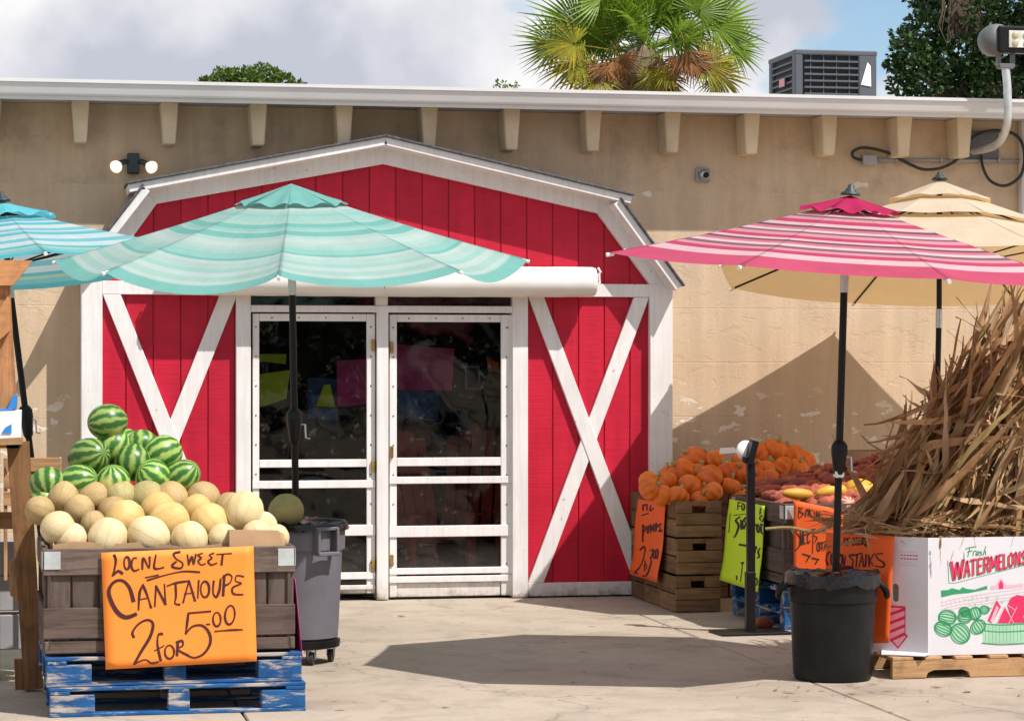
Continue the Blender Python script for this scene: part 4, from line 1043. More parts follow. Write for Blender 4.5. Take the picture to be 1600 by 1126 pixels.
main_strokes = [([(150,135),(163,180),(150,260),(138,300),(180,265),(215,285)], 15), (ell(250,200,22,50), w, 1), ([(325,160),(300,165),(285,220),(305,262),(345,250)], w),
 ([(372,250),(380,160),(425,240),(430,150)], w), ([(480,135),(465,235),(500,245),(540,235)], w), ([(670,110),(620,125),(640,165),(690,200),(680,240),(620,235),(610,215),(640,190)], w),
 ([(730,135),(740,215)], w), ([(740,215),(765,150),(780,210),(797,130)], w), ([(850,120),(815,135),(838,160),(815,185),(840,215),(872,205)], 11), ([(940,120),(905,135),(925,160),(895,185),(920,215),(965,200)], 11),
 ([(965,130),(1082,122)], 11), ([(1012,128),(1002,215)], w), ([(395,318),(500,296)], 8), ([(410,340),(560,296),(700,268),(828,274)], 11),
 ([(300,505),(270,400),(215,342),(150,352),(108,415),(118,490),(170,590),(240,635),(320,610)], 24), ([(340,575),(350,440),(375,375)], w2), ([(375,375),(410,460),(440,560)], w2), ([(345,495),(420,480)], 11),
 ([(470,548),(480,385)], w2), ([(480,385),(555,532)], 19), ([(555,532),(547,370)], 11), ([(570,385),(640,360),(742,345)], w), ([(635,365),(638,470),(630,525),(668,535)], w), ([(695,520),(742,342)], w), ([(742,342),(790,505)], w2), ([(705,450),(782,440)], 10),
 ([(820,340),(812,482)], w), (ell(870,412,34,64), w, 1), ([(940,345),(935,440),(960,475),(985,420),(995,330)], w2), ([(1025,300),(1015,465)], w2), ([(1010,320),(1050,290),(1085,310),(1070,360),(1025,385)], 11),
 ([(1180,310),(1125,303),(1115,345),(1160,365),(1092,400),(1100,450),(1175,455)], 11), ([(302,795),(292,755),(340,690),(410,657),(455,690),(432,790),(360,910),(303,1010)], 17), ([(303,1010),(390,975),(440,1005),(495,995)], 12),
 ([(530,770),(497,778),(490,860),(515,985)], w2), ([(465,905),(542,865)], 10), (ell(585,915,37,54), 12, 1), ([(652,830),(645,945)], w2), ([(640,842),(685,826),(690,865),(650,895),(735,945)], 14), ([(738,948),(750,955)], 14),
 ([(917,590),(735,605)], 11), ([(737,603),(725,700),(715,770)], 15), ([(715,770),(770,712),(850,706),(905,770),(910,850),(860,930),(790,962),(742,950)], 16), ([(880,695),(907,695)], 10), (ell(965,655,31,56), 12, 1), (ell(1070,620,39,76, tilt=-.08), 13, 1), ([(950,752),(1080,742),(1170,740)], 12)]
paper_sign('price_sign', 'big orange hand lettered sign LOCAL SWEET CANTALOUPE 2 FOR 5.00', TLp, TRp, BLp, BRp, 'orange_paper', 0.012, main_strokes, affine((48,118), (1258,62), (78,1052)))
# pink sign wrapped round the right side of the bin
a_ = lb(1.225, 0.10, 0.28); paper_sign('price_sign', 'pink sign on the right side of the melon bin', lb(1.228, 0.06, 0.35), lb(1.226, 0.75, 0.42), lb(1.262, 0.02, -0.06), lb(1.232, 0.7, -0.05), 'magenta_paper', 0.0, [], affine((0, 0), (1, 0), (0, 1)))

# ------------------------------------------------------------------ grey trash can on casters
gc = G(470, 1034); gc.z = 0
can = empty('trash_can', gc); tag(can, 'grey wheeled trash can behind the melon bin with a black bag', 'trash can')
def flat(a): return 1.0
prof = [(0.19, 0.135), (0.212, 0.15), (0.218, 0.25), (0.236, 0.64), (0.242, 0.645), (0.252, 0.652), (0.254, 0.77), (0.260, 0.775), (0.260, 0.79), (0.242, 0.79), (0.232, 0.70), (0.21, 0.25), (0.18, 0.20)]
me = MB().lathe(prof, 44).mesh('can_body'); smooth_by_angle(me, 30); mo('can_body', me, M['grey_plastic'], can)
MB().lathe([(0.17, 0.085), (0.222, 0.095), (0.226, 0.134), (0.215, 0.138), (0.17, 0.134)], 32).build('dolly', M['black_plastic'], can)
for k in range(5):
    a_ = R(72*k-75); c = Vector((0.172*math.cos(a_), 0.172*math.sin(a_), 0))
    wt = empty('caster', c, random.uniform(-.5, .5), can)
    MB().lathe([(0.015, -0.013), (0.037, -0.012), (0.0375, 0.012), (0.015, 0.013)], 16, (0, 0, 0.0385), Matrix.Rotation(R(90), 3, 'Y')).build('wheel', M['rubber'], wt)
    MB().box((-0.02, 0, 0.062), (0.004, 0.03, 0.055)).box((0.02, 0, 0.062), (0.004, 0.03, 0.055)).box((0, 0, 0.088), (0.044, 0.035, 0.006)).build('fork', M['steel'], wt)
# handle frame on the front right
ha = math.atan2(-0.9, 0.43); hm = Matrix.Rotation(ha+math.pi/2, 3, 'Z')
h_ = MB()
for (c, d_) in (((-0.062, -0.272, 0.705), (0.018, 0.06, 0.15)), ((0.062, -0.272, 0.705), (0.018, 0.06, 0.15)), ((0, -0.289, 0.636), (0.142, 0.045, 0.022)), ((0, -0.268, 0.775), (0.142, 0.04, 0.02))):
    h_.box(hm @ Vector(c), d_, hm, 0.004)
h_.build('handle', M['grey_plastic'], can)
for hh_ in (ha+math.pi,):
    hm2 = Matrix.Rotation(hh_+math.pi/2, 3, 'Z'); h2 = MB()
    for (c, d_) in (((-0.062, -0.272, 0.705), (0.018, 0.06, 0.15)), ((0.062, -0.272, 0.705), (0.018, 0.06, 0.15)), ((0, -0.289, 0.636), (0.142, 0.045, 0.022))): h2.box(hm2 @ Vector(c), d_, hm2, 0.004)
    h2.build('handle', M['grey_plastic'], can)
def bag(parent, r0, z0, drape, seed, mound=0.03, zin=0.05):
    rn = random.Random(seed); ph = [rn.uniform(0, 6) for _ in range(5)]
    m = MB(); N_ = 64
    rows = [(r0*0.05, z0+mound), (r0*0.45, z0+mound*.8), (r0*0.8, z0+mound*0.5), (r0*0.97, z0+0.012), (r0+0.008, z0+0.006), (r0+0.012, z0-drape*0.5), (r0+0.013, z0-drape)]
    for i, (r_, z_) in enumerate(rows):
        for k in range(N_):
            a_ = 2*math.pi*k/N_
            wob = 0.45*math.sin(5*a_+ph[0])+0.35*math.sin(9*a_+ph[1]+i)+0.25*math.sin(17*a_+ph[2]+2*i)+0.2*math.sin(29*a_+ph[3])
            rr_ = r_*(1+(0.0 if i in (4, 5) else 0.012)*wob) + (0.004*abs(wob) if i >= 4 else 0); zz = z_ + (0.02 if i < 4 else (0.004 if i < 6 else drape*0.28))*wob*(0 if i == 0 else 1)
            m.v.append((rr_*math.cos(a_), rr_*math.sin(a_), zz))
    for i in range(len(rows)-1):
        for k in range(N_): m.f.append((i*N_+k, i*N_+(k+1) % N_, (i+1)*N_+(k+1) % N_, (i+1)*N_+k))
    m.f.append(tuple(range(N_)))
    me = m.mesh('bag'); smooth_by_angle(me, 25); return mo('liner_bag', me, M['bag_black'], parent)
bag(can, 0.260, 0.792, 0.03, 4, 0.022)
pm = W(447, 798, gc.y-0.10); s_ = 27.5*MPP(pm)/RM
zc_ = 0.792+0.028+27.5*MPP(pm)*1.0
o_ = mo('cantaloupe', ct_me['green'], None, None, pm, (1.2, 0.3, 0.4), (s_, s_, s_)); tag(o_, 'lone greenish cantaloupe on the grey trash can', 'cantaloupe')

# ------------------------------------------------------------------ black trash can
bcn = empty('trash_can', bp0); tag(bcn, 'black round trash can holding the pink umbrella pole', 'trash can')
prof = [(0.19, 0.0), (0.205, 0.006), (0.213, 0.03), (0.216, 0.09), (0.230, 0.42), (0.238, 0.425), (0.242, 0.545), (0.248, 0.548), (0.248, 0.567), (0.232, 0.567), (0.225, 0.45), (0.20, 0.05), (0.18, 0.04)]
def ribs(a): return 1+0.008*(1 if (int((a % (2*math.pi))/(math.pi/4)*4) % 4 == 0) else 0)
me = MB().lathe(prof, 64, sq=ribs).mesh('can_body'); smooth_by_angle(me, 30); mo('can_body', me, M['black_plastic'], bcn)
for sgn in (-1, 1):
    c_ = CAMR*(0.246*sgn); t_ = CAMF
    MB().tube(spline([c_+t_*0.06+Vector((0, 0, .52)), c_*1.16+t_*0.05+Vector((0, 0, .485)), c_*1.2+Vector((0, 0, .445)), c_*1.16-t_*0.05+Vector((0, 0, .485)), c_-t_*0.06+Vector((0, 0, .52))], 5), 0.014, 8).build('handle', M['black_plastic'], bcn, smooth=True)
bag(bcn, 0.248, 0.569, 0.06, 9, 0.010)

# ------------------------------------------------------------------ fruit crates with pumpkins
def fruit_crate(loc, rz, label):
    rt = empty('fruit_crate', loc, rz); tag(rt, label, 'crate', 'stacked fruit crates under the pumpkins')
    wx, wy, hz_ = 0.325, 0.450, 0.254
    for y_ in (0.009, wy-0.009):
        for k in range(3):
            zz = 0.006+k*0.083
            if k == 2:
                for sx_, xx in ((0, .0575), (1, wx-.0575)): box('end_board', (xx, y_, zz+.0395), (0.113, 0.018, 0.079), M['crate_x'], rt)
                box('end_board', (wx/2, y_, zz+.062), (0.098, 0.018, 0.034), M['crate_x'], rt)
            else: box('end_board', (wx/2, y_, zz+.0395), (wx-.004, 0.018, 0.079), M['crate_x'], rt)
    for x_ in (0.007, wx-0.007):
        for k in range(2): box('side_slat', (x_, wy/2, 0.006+0.0585+k*0.125), (0.012, wy-0.038, 0.117), M['crate_y'], rt)
    box('floor_slat', (wx/2, wy/2, 0.014), (wx-.03, wy-.04, 0.012), M['crate_y'], rt)
    return rt
proto = None; cols = ['front', 'middle', 'rear']; lev = ['bottom', 'middle', 'top']
for i in range(3):
    for k in range(3):
        lbl = f'brown wooden fruit crate, {lev[k]} of the {cols[i]} stack under the pumpkins'
        loc = (1.822+random.uniform(-.006, .006), -1.555+i*0.457+random.uniform(-.004, .004), k*0.257)
        if proto is None: proto = fruit_crate(loc, 0, lbl); o_ = proto
        else: o_ = copy_tree(proto); o_['label'] = lbl
        o_.location = loc; o_.rotation_euler = (0, 0, random.uniform(-.015, .015))
for j in range(2):
    for k in range(3):
        o_ = copy_tree(proto); o_.location = (2.16+j*0.335, -0.52, k*0.257); o_.rotation_euler = (0, 0, random.uniform(-.01, .01))
        o_['label'] = f'wooden fruit crate against the wall behind the sweet potato bin, {lev[k]} of the {("left", "right")[j]} stack'
pk_me = []
for nl, sq_ in ((9, 0.82), (8, 0.92), (10, 0.76)):
    m_ = scaled(lobed(nl, 0.11, 54, 20, sq_, 0.18), (0.085, 0.085, 0.085)); m_.materials.append(M['pumpkin']); pk_me.append(m_)
stem_me = MB().tube([(0, 0, 0.045), (0.003, 0, 0.075), (0.012, 0.004, 0.098)], [0.016, 0.011, 0.014], 7).mesh('stem', True); stem_me.materials.append(M['pumpkin_stem'])
pkl = {'front row': (-1.37, [(1015, 764, 17), (1034, 774, 15), (1058, 777, 18), (1094, 781, 14), (1113, 769, 15)]),
 'second row': (-1.14, [(1014, 752, 15), (1041, 754, 16), (1080, 760, 19), (1108, 748, 20), (1141, 760, 16), (1153, 771, 14)]),
 'third row': (-0.88, [(1046, 741, 15), (1066, 737, 19), (1091, 740, 17), (1137, 737, 17), (1158, 739, 17), (1180, 747, 16), (1203, 748, 15)]),
 'fourth row': (-0.60, [(1084, 718, 19), (1115, 720, 18), (1160, 722, 16), (1180, 733, 15), (1200, 733, 16), (1222, 731, 17), (1246, 733, 16)]),
 'top row': (-0.36, [(1186, 709, 16), (1212, 703, 19), (1238, 712, 18), (1258, 721, 15)])}
for row, (Y_, lst) in pkl.items():
    for i, (u, v, r_) in enumerate(lst):
        p = W(u, v, Y_); s_ = r_*MPP(p)*1.12/0.082
        o_ = mo('pumpkin', pk_me[(i+len(row)) % 3], None, None, p, (random.uniform(-.9, .9), random.uniform(-.9, .9), random.uniform(0, 6)), (s_, s_, s_))
        tag(o_, f'small orange pumpkin, {ORD[i]} from the left in the {row} of the heap', 'pumpkin', 'small pumpkins heaped on crates')
        st_ = mo('stem', stem_me, None, o_)
pp = W(1137, 709, -.95); MB().prism([pp, pp+Vector((.13, 0, .02)), pp+Vector((.11, 0.02, .055)), pp+Vector((.02, .02, .05))], (0, .003, 0))
tag(MB().prism([(-.06, 0, 0), (.075, 0, .01), (.06, .03, .045), (-.05, .03, .04)], (0, .004, .002)).build('paper_slip', M['paper_white'], None, pp), 'small white paper slip lying on the pumpkins', 'paper')

def sgn_strokes(kind):
    return kind
# orange pumpkin sign hanging down the left side of the crates
XS = 1.806
def XP(u, v, X):                      # point on the plane x = X
    rx, ry = ray(u); t = (X-CX)/rx
    return Vector((X, -CD+ry*t, CH-(v-HZ)*t/FPX))
ps = affine((120, 85), (318, 122), (62, 612))
pstr = [([(155,130),(190,125)], 9), ([(160,130),(158,165)], 9), ([(185,125),(190,165)], 9), ([(215,130),(212,165),(235,150)], 9), ([(150,200),(200,185)], 6),
 ([(160,265),(150,380)], 9), ([(158,270),(175,290),(155,320)], 9), ([(185,275),(190,320),(200,270)], 9), ([(210,320),(212,262),(222,300),(235,260),(235,310)], 8), ([(248,305),(250,255),(262,265),(250,285)], 8), ([(285,255),(268,270),(280,285),(268,305),(290,300)], 8),
 ([(130,440),(155,415),(165,440),(145,540),(105,600)], 9), ([(105,600),(125,602)], 9), ([(170,510),(172,580)], 6), (ell(178,550,8,18), 6, 1), ([(200,440),(222,430),(215,480),(205,485)], 8), ([(205,485),(215,520),(195,600),(165,618)], 9), (ell(235,460,7,28), 7, 1), (ell(252,455,7,30), 7, 1)]
paper_sign('price_sign', 'orange hand lettered pumpkin sign hanging on the left of the crates', XP(997, 779, 1.807), XP(1040.5, 787, 1.807), XP(984.5, 896, 1.775), XP(1029, 910, 1.775), 'red_orange_paper', 0.0, pstr, ps, 'marker', rip=0.012)

# ------------------------------------------------------------------ sweet potato bin
SB = Vector((2.165, -2.95, 0))
block_pallet('blue pallet on the ground under the sweet potato bin', SB, R(0), 1.15, 1.2)
block_pallet('upper blue pallet carrying the sweet potato bin', SB+Vector((0.01, 0.02, 0.144)), R(0.7), 1.15, 1.2)
sbin = wooden_bin('grey wooden bin full of sweet potatoes on blue pallets', SB+Vector((0, 0, 0.288)), 0, 1.12, 1.2, 0.53)
sp_me = []
rn = random.Random(21)
for k in range(6):
    m = MB(); nr, nn_ = 11, 9; bend = rn.uniform(-.02, .02); L_ = rn.uniform(.075, .105); rw = rn.uniform(.028, .038); ph = rn.uniform(0, 6)
    m.tube([(L_*(2*i/nr-1), bend*math.cos(math.pi*(i/nr-.5)), .006*math.sin(i+ph)) for i in range(nr+1)], [max(.004, rw*(math.sin(math.pi*(i/nr)**(.8+.1*(k % 3))))**.62*(1+.1*math.sin(i*1.7+ph))) for i in range(nr+1)], nn_)
    me = m.mesh('sweet_potato', True); me.materials.append(M['sweet_potato']); sp_me.append(me)
def heap(x, y):
    fx = (x-SB.x)/1.12; fy = (y-SB.y)/1.2
    h_ = 0.80 + (0.02+0.26*max(0, min(1, fx))**0.8)*(max(0, min(1, fy*1.15))**0.9)
    return h_ - 0.05*max(0, (0.12-fx)/0.12) - 0.04*max(0, (0.10-fy)/.10)
cnt = 0
for layer in range(2):
    ny, nx = 15, 9
    for j in range(ny):
        for i in range(nx):
            x = SB.x+0.07+(i+rn.random()*.8+.1)*0.98/nx; y = SB.y+0.05+(j+rn.random()*.8+.1)*1.12/ny
            z = heap(x, y)-0.055*layer+rn.uniform(-.012, .016)
            o_ = mo('sweet_potato', rn.choice(sp_me), None, None, (x, y, z), (rn.uniform(-.25, .25), rn.uniform(-.35, .2), rn.uniform(-.9, .9) if rn.random() < .8 else rn.uniform(0, 6)), [rn.uniform(.8, 1.12)]*3)
            tag(o_, 'reddish brown sweet potato in the heap in the grey wooden bin', 'sweet potato', 'sweet potatoes heaped in the bin')
# squashes and dried corn lying on the sweet potatoes
def squash(name, label, u, v, Y, rpx, sc_, rot, mat, cat='squash'):
    p = W(u, v, Y); me = lobed(10, 0.04, 30, 14); r_ = rpx*MPP(p); me = scaled(me, (r_*sc_[0], r_*sc_[1], r_*sc_[2])); me.materials.append(M[mat])
    return tag(mo(name, me, None, None, p, rot), label, cat)
squash('squash', 'long yellow squash lying on the front edge of the sweet potatoes', 1246, 771, -2.84, 9, (1, 1, 3.0), (0, R(93), R(8)), 'squash_yellow')
squash('squash', 'short yellow squash just left of the pink umbrella pole', 1291, 768, -2.7, 9, (1, 1, 2.0), (0, R(75), 0), 'squash_yellow')
squash('squash', 'striped reddish squash right of the pink umbrella pole', 1323, 789, -2.9, 15, (1, 1, .8), (R(60), R(20), 0), 'squash_striped')
squash('pumpkin', 'golden flattened pumpkin near the corn stalks', 1345, 766, -2.6, 24, (1.1, 1, .75), (R(15), R(10), 0), 'squash_yellow', 'pumpkin')
squash('squash', 'small golden squash under the corn stalks', 1312, 768, -2.62, 12, (1, 1, 1.2), (R(70), R(10), 0), 'squash_yellow')
cbx = empty('cardboard_box', W(1362, 728, -1.45)); tag(cbx, 'open brown cardboard box behind the sweet potatoes', 'cardboard box')
for (c, d_) in (((0, -.2, 0), (.42, .008, .22)), ((0, .2, 0), (.42, .008, .22)), ((-.21, 0, 0), (.008, .4, .22)), ((.21, 0, 0), (.008, .4, .22))): box('box_panel', c, d_, M['cardboard'], cbx, ch=0)
box('box_panel', (0, 0, -.106), (.40, .38, .008), M['cardboard'], cbx, ch=0)
# lime sign on the left side of that bin
gst = affine((765, 85), (1018, 135), (700, 655))
gs = [([(830,110),(828,160)], 8), ([(830,110),(852,112)], 8), ([(830,135),(848,135)], 8), (ell(868,140,10,22), 8, 1), ([(800,200),(885,190)], 4), ([(775,190),(765,320)], 4),
 ([(845,210),(815,235),(835,270),(815,330),(800,350)], 11), ([(850,230),(853,295),(862,235),(868,290)], 9), ([(885,215),(872,235),(884,250),(872,290)], 9), ([(930,260),(960,262)], 12), ([(940,262),(942,300)], 9), (ell(968,285,8,25), 9, 1), ([(985,255),(1008,262)], 9), ([(990,255),(988,310),(1008,318)], 9),
 ([(990,150),(985,190)], 8), ([(1000,200),(982,215),(1000,240),(1008,215)], 7), ([(835,400),(890,405)], 15), ([(925,412),(948,412)], 15), ([(945,412),(930,470)], 8), ([(972,415),(958,440),(965,470),(950,480)], 9), ([(845,525),(860,520)], 12), ([(855,525),(845,650)], 6), ([(818,615),(820,640)], 9), ([(940,580),(932,640)], 8), (ell(945,635,9,22), 9, 1)]
paper_sign('price_sign', 'lime green sweet potato price sign hanging on the wooden bin', XP(1140, 779, 2.148), XP(1195, 790, 2.148), XP(1125, 905, 2.10), XP(1186, 925, 2.10), 'lime_paper', 0.0, gs, gst, 'marker_black', rip=0.008)
# orange baking sweet potatoes sign on its front
bs = affine((140, 80), (640, 175), (130, 1000))
bst = [([(195,160),(185,280)], 9), ([(190,165),(225,170),(200,210),(235,235),(195,285)], 9), ([(255,265),(265,190),(280,180)], 9), ([(280,180),(295,260)], 9), ([(300,170),(295,260)], 8), ([(330,180),(300,215),(340,270)], 8), ([(350,200),(348,280)], 8), ([(365,285),(375,200),(390,280),(400,200)], 8), ([(425,225),(400,245),(405,290),(425,285),(422,262)], 8),
 ([(200,410),(160,440),(200,510),(195,600),(150,665)], 11), ([(205,440),(215,590),(230,430)], 12), ([(235,420),(238,575),(262,560)], 10), ([(240,480),(262,470)], 9), ([(275,410),(278,565),(300,540)], 9), ([(278,470),(300,455)], 9), ([(315,410),(355,400)], 9), ([(335,405),(325,680)], 9),
 ([(330,470),(370,500),(345,560)], 9), (ell(385,600,14,50), 10, 1), ([(405,550),(445,545)], 9), ([(425,550),(418,640)], 9), ([(440,640),(455,560),(470,635)], 9), ([(480,560),(500,555)], 8), ([(225,695),(300,715)], 16), ([(295,715),(260,780)], 10), ([(320,735),(385,745)], 16), ([(380,745),(350,800)], 10)]
paper_sign('price_sign', 'orange sign for baking sweet potatoes behind the umbrella pole', W(1240, 781, -2.985), W(1318, 797, -3.12), W(1240, 905, -3.02), W(1318, 925, -3.15), 'red_orange_paper', 0.0, bst, bs, 'marker_black')
stk_ = MB().tube(spline([W(1196, 826, -3.0), W(1235, 824, -3.06), W(1275, 831, -3.18), W(1300, 820, -3.24), W(1312, 814, -3.24)], 4), [0.012]*16+[0.006], 6)
tag(stk_.build('dry_stalk', M['corn_stalk']), 'single dry stalk lying across the orange sweet potato sign', 'stalk')
o_ = mo('sweet_potato', sp_me[1], None, None, G(1189, 974, .035), (0, 0, .5), (1.2, 1.2, 1.2)); tag(o_, 'lone sweet potato on the ground beside the black floor stand', 'sweet potato')

# ------------------------------------------------------------------ black floor stand
fs = G(1172, 989); st_ = empty('floor_stand', fs); tag(st_, 'black floor stand with a white holder on top before the lime sign', 'stand')
box('base_plate', (0, 0, 0.010), (0.46, 0.30, 0.014), M['black_metal'], st_, (0, 0, R(3)), ch=.003)
ht = PZ(1172, 720, fs.y)
box('lower_tube', (0, 0, 0.20), (0.058, 0.058, 0.38), M['black_metal'], st_, ch=.004)
box('upper_tube', (0.004, 0, 0.38+(ht-.38)/2), (0.048, 0.048, ht-0.39), M['black_metal'], st_, ch=.004)
box('tilted_head', (0.006, -0.01, ht+0.055), (0.042, 0.09, 0.155), M['black_plastic'], st_, (0, R(14), 0), ch=.004)
MB().lathe([(0.005, -0.02), (0.055, -0.014), (0.066, 0.0), (0.062, 0.012), (0.02, 0.02)], 24, (-0.012, 0.045, ht+0.065), Matrix.Rotation(R(80), 3, 'X')).build('white_holder', M['paper_white'], st_, smooth=True)
box('card_slot', (-0.03, -0.02, ht+0.012), (0.05, 0.04, 0.035), M['black_plastic'], st_)

# ------------------------------------------------------------------ watermelon carton on a pallet
WB = G(1395, 1061); wbz = R(0.6)
wp = empty('shipping_pallet', WB, wbz); tag(wp, 'raw wooden pallet under the white watermelon carton', 'pallet')
WW, WD = 1.22, 1.02
for j in range(3):
    y_ = 0.02+j*(WD-0.04)/2
    P = [(0, 0.0), (0.19, 0.0), (0.20, 0.028), (0.235, 0.042), (0.40, 0.042), (0.435, 0.028), (0.445, 0.0), (0.78, 0.0), (0.79, 0.028), (0.82, 0.042), (0.99, 0.042), (1.02, 0.028), (1.03, 0.0), (1.22, 0.0), (1.22, 0.095), (0, 0.095)]
    MB().prism([(x, y_-0.019, z+.004) for x, z in P], (0, 0.038, 0)).build('stringer', M['new_wood_x'], wp)
for k, (xx, bw) in enumerate(((0.06, .12), (0.235, .1), (0.41, .1), (0.61, .11), (0.81, .1), (0.985, .1), (1.16, .12))):
    box('deck_board', (xx, WD/2, 0.109), (bw, WD, 0.019), M['new_wood_y'], wp, (0, 0, random.uniform(-.004, .004)))
zf = 0.121
cx0 = 0.0; cc = 0.235; oct_ = [(cc-.02, .03), (WW-cc, .03), (WW-.02, cc+.03), (WW-.02, WD-cc), (WW-cc, WD-.02), (cc-.02, WD-.02), (-0.01, WD-cc), (-0.01, cc+.03)]
ctn = empty('watermelon_carton', WB+Vector((0, 0, zf)), wbz); tag(ctn, 'white octagonal cardboard carton printed Fresh WATERMELON with melons and a basket', 'carton')
HC = PZ(1450, 840, WB.y+.03)-zf
for k in range(8):
    a_, b_ = Vector((*oct_[k], 0)), Vector((*oct_[(k+1) % 8], 0))
    d_ = (b_-a_).normalized(); nin = Vector((-d_.y, d_.x, 0))*0.008
    if k == 7:                       # corner panel with a hand hole
        L_ = (b_-a_).length; bm_ = bmesh.new()
        outer = [(0, 0), (L_, 0), (L_, HC), (0, HC)]
        hx, hz_, rw, rh = L_*0.40, HC*0.52, 0.020, 0.050
        inner = []
        for q in range(16):
            an = 2*math.pi*q/16; inner.append((hx+rw*math.cos(an), hz_+(rh-rw)*(1 if math.sin(an) >= 0 else -1)+rw*math.sin(an)))
        es = []
        for loop in (outer, inner):
            vs = [bm_.verts.new(a_+d_*x+Vector((0, 0, z))) for x, z in loop]
            es += [bm_.edges.new((vs[i], vs[(i+1) % len(vs)])) for i in range(len(vs))]
        bmesh.ops.triangle_fill(bm_, edges=es, use_beauty=True)
        me = bpy.data.meshes.new('carton_panel'); bm_.to_mesh(me); bm_.free()
        o_ = mo('carton_panel', me, M['box_white'], ctn); sd = o_.modifiers.new('thickness', 'SOLIDIFY'); sd.thickness = 0.008; sd.offset = 0
        cpan = (a_, d_, L_)
    else:
        MB().prism([a_, b_, b_+Vector((0, 0, HC)), a_+Vector((0, 0, HC))], nin).build('carton_panel', M['box_white'], ctn)
box('carton_floor', (WW/2, WD/2, 0.006), (WW-.36, WD-.36, .008), M['cardboard'], ctn)
MB().prism([(-.03, .10, .002), (.17, -.03, .002), (.22, .02, .010), (.02, .23, .010)], (0, 0, .004)).build('bottom_flap', M['box_white'], ctn)
# print on the front panel: zoomed photo pixels -> panel metres
mppx = MPP(WB)/4.69
def FP(x, y, off=0.001): return Vector((oct_[0][0]+(x-318)*mppx, oct_[0][1]-off, HC-(y-52-(x-318)*0.004)*mppx))
pr = {k: MB() for k in ('print_red', 'print_pink', 'print_green', 'print_pale_green')}
def fpoly(col, pts, off=0.0012): pr[col].poly([FP(x, y, off) for x, y in pts])
def fstroke(col, pts, w, off=0.0016, close=False): ribbon(pr[col], pts, w, FP, off, close)
# lettering
def letter(ch, x0, x1, yb0, yb1, yt0, yt1, col, w, off, dx=0, dy=0):
    G_ = {'W': [[(0, 1), (.25, 0), (.5, .9), (.75, 0), (1, 1)]], 'A': [[(0, 0), (.5, 1), (1, 0)], [(.22, .35), (.78, .35)]], 'T': [[(0, 1), (1, 1)], [(.5, 1), (.5, 0)]],
          'E': [[(1, 1), (.1, 1), (.1, 0), (1, 0)], [(.1, .52), (.8, .52)]], 'R': [[(.1, 0), (.1, 1), (.8, 1), (.95, .78), (.8, .52), (.1, .52)], [(.5, .5), (1, 0)]],
          'M': [[(0, 0), (.1, 1), (.5, .25), (.9, 1), (1, 0)]], 'L': [[(.1, 1), (.1, 0), (1, 0)]], 'O': [[(.5, 1), (.1, .8), (.1, .2), (.5, 0), (.9, .2), (.9, .8), (.5, 1)]], 'N': [[(.05, 0), (.05, 1), (.95, 0), (.95, 1)]], 'S': [[(.95, .85), (.5, 1), (.05, .8), (.5, .5), (.95, .25), (.5, 0), (.05, .15)]]}[ch]
    for pl in G_:
        pts = []
        for (a, t) in pl:
            lo = yb0+(yb1-yb0)*a; hi = yt0+(yt1-yt0)*a; pts.append((x0+(x1-x0)*a+dx, lo+(hi-lo)*(0.06+t*0.88)+dy))
        for p, q in zip(pts, pts[1:]): ribbon(pr[col], [p, q], w, FP, off)
xs_ = [('W', 496, 590), ('A', 602, 640), ('T', 648, 690), ('E', 702, 738), ('R', 752, 792), ('M', 804, 856), ('E', 868, 896), ('L', 908, 934), ('O', 944, 986), ('N', 1000, 1036), ('S', 1050, 1086)]
for ch, xa, xb in xs_:
    b0, b1 = 372-(xa-490)*0.19, 372-(xb-490)*0.19; t0, t1 = 226-(xa-490)*0.145, 226-(xb-490)*0.145
    if ch != 'W': t0 += 12; t1 += 12
    wl_ = 24 if ch == 'W' else 15
    letter(ch, xa, xb, b0, b1, t0, t1, 'print_green', wl_*0.8, 0.0012, -9, 9); letter(ch, xa, xb, b0, b1, t0, t1, 'print_red', wl_, 0.0020)
fstroke('print_green', [(468, 222), (478, 386)], 4); fstroke('print_green', [(478, 386), (540, 384), (700, 348), (1090, 262)], 3)
for pts in ([(605,140),(640,128),(690,122)], [(640,130),(625,195)], [(622,160),(660,152)], [(665,190),(672,158),(690,155)], [(690,180),(715,165),(695,160),(690,185),(712,180)], [(735,158),(720,165),(735,178),(718,188)], [(765,122),(745,190)], [(748,170),(762,155),(765,185)]): fstroke('print_green', pts, 6)
fpoly('print_green', [(418, 490), (415, 440), (470, 438), (500, 425), (560, 440), (585, 418), (610, 432), (680, 440), (775, 412), (778, 438), (640, 462), (520, 470)])
for y_ in (510, 535, 560, 580): fstroke('print_pink', [(415, y_+18), (600, y_-18), (1100, y_-75)], 2.5)
for x_ in range(430, 760, 34): fstroke('print_pink', [(x_, 560-(x_-430)*.15), (x_-10, 520-(x_-430)*.16)], 2)
fpoly('print_pink', [(800, 440), (805, 415), (850, 408), (865, 375), (885, 360), (905, 375), (915, 405), (975, 412), (1060, 400), (1060, 425), (930, 435)]); fpoly('print_red', [(866, 438), (868, 400), (885, 372), (902, 400), (904, 436)], .0017)
rn = random.Random(3)
for _ in range(26):
    x_, y_ = rn.uniform(560, 900), rn.uniform(490, 590); fpoly('print_pale_green', ell(x_, y_, 9, 7, 8))
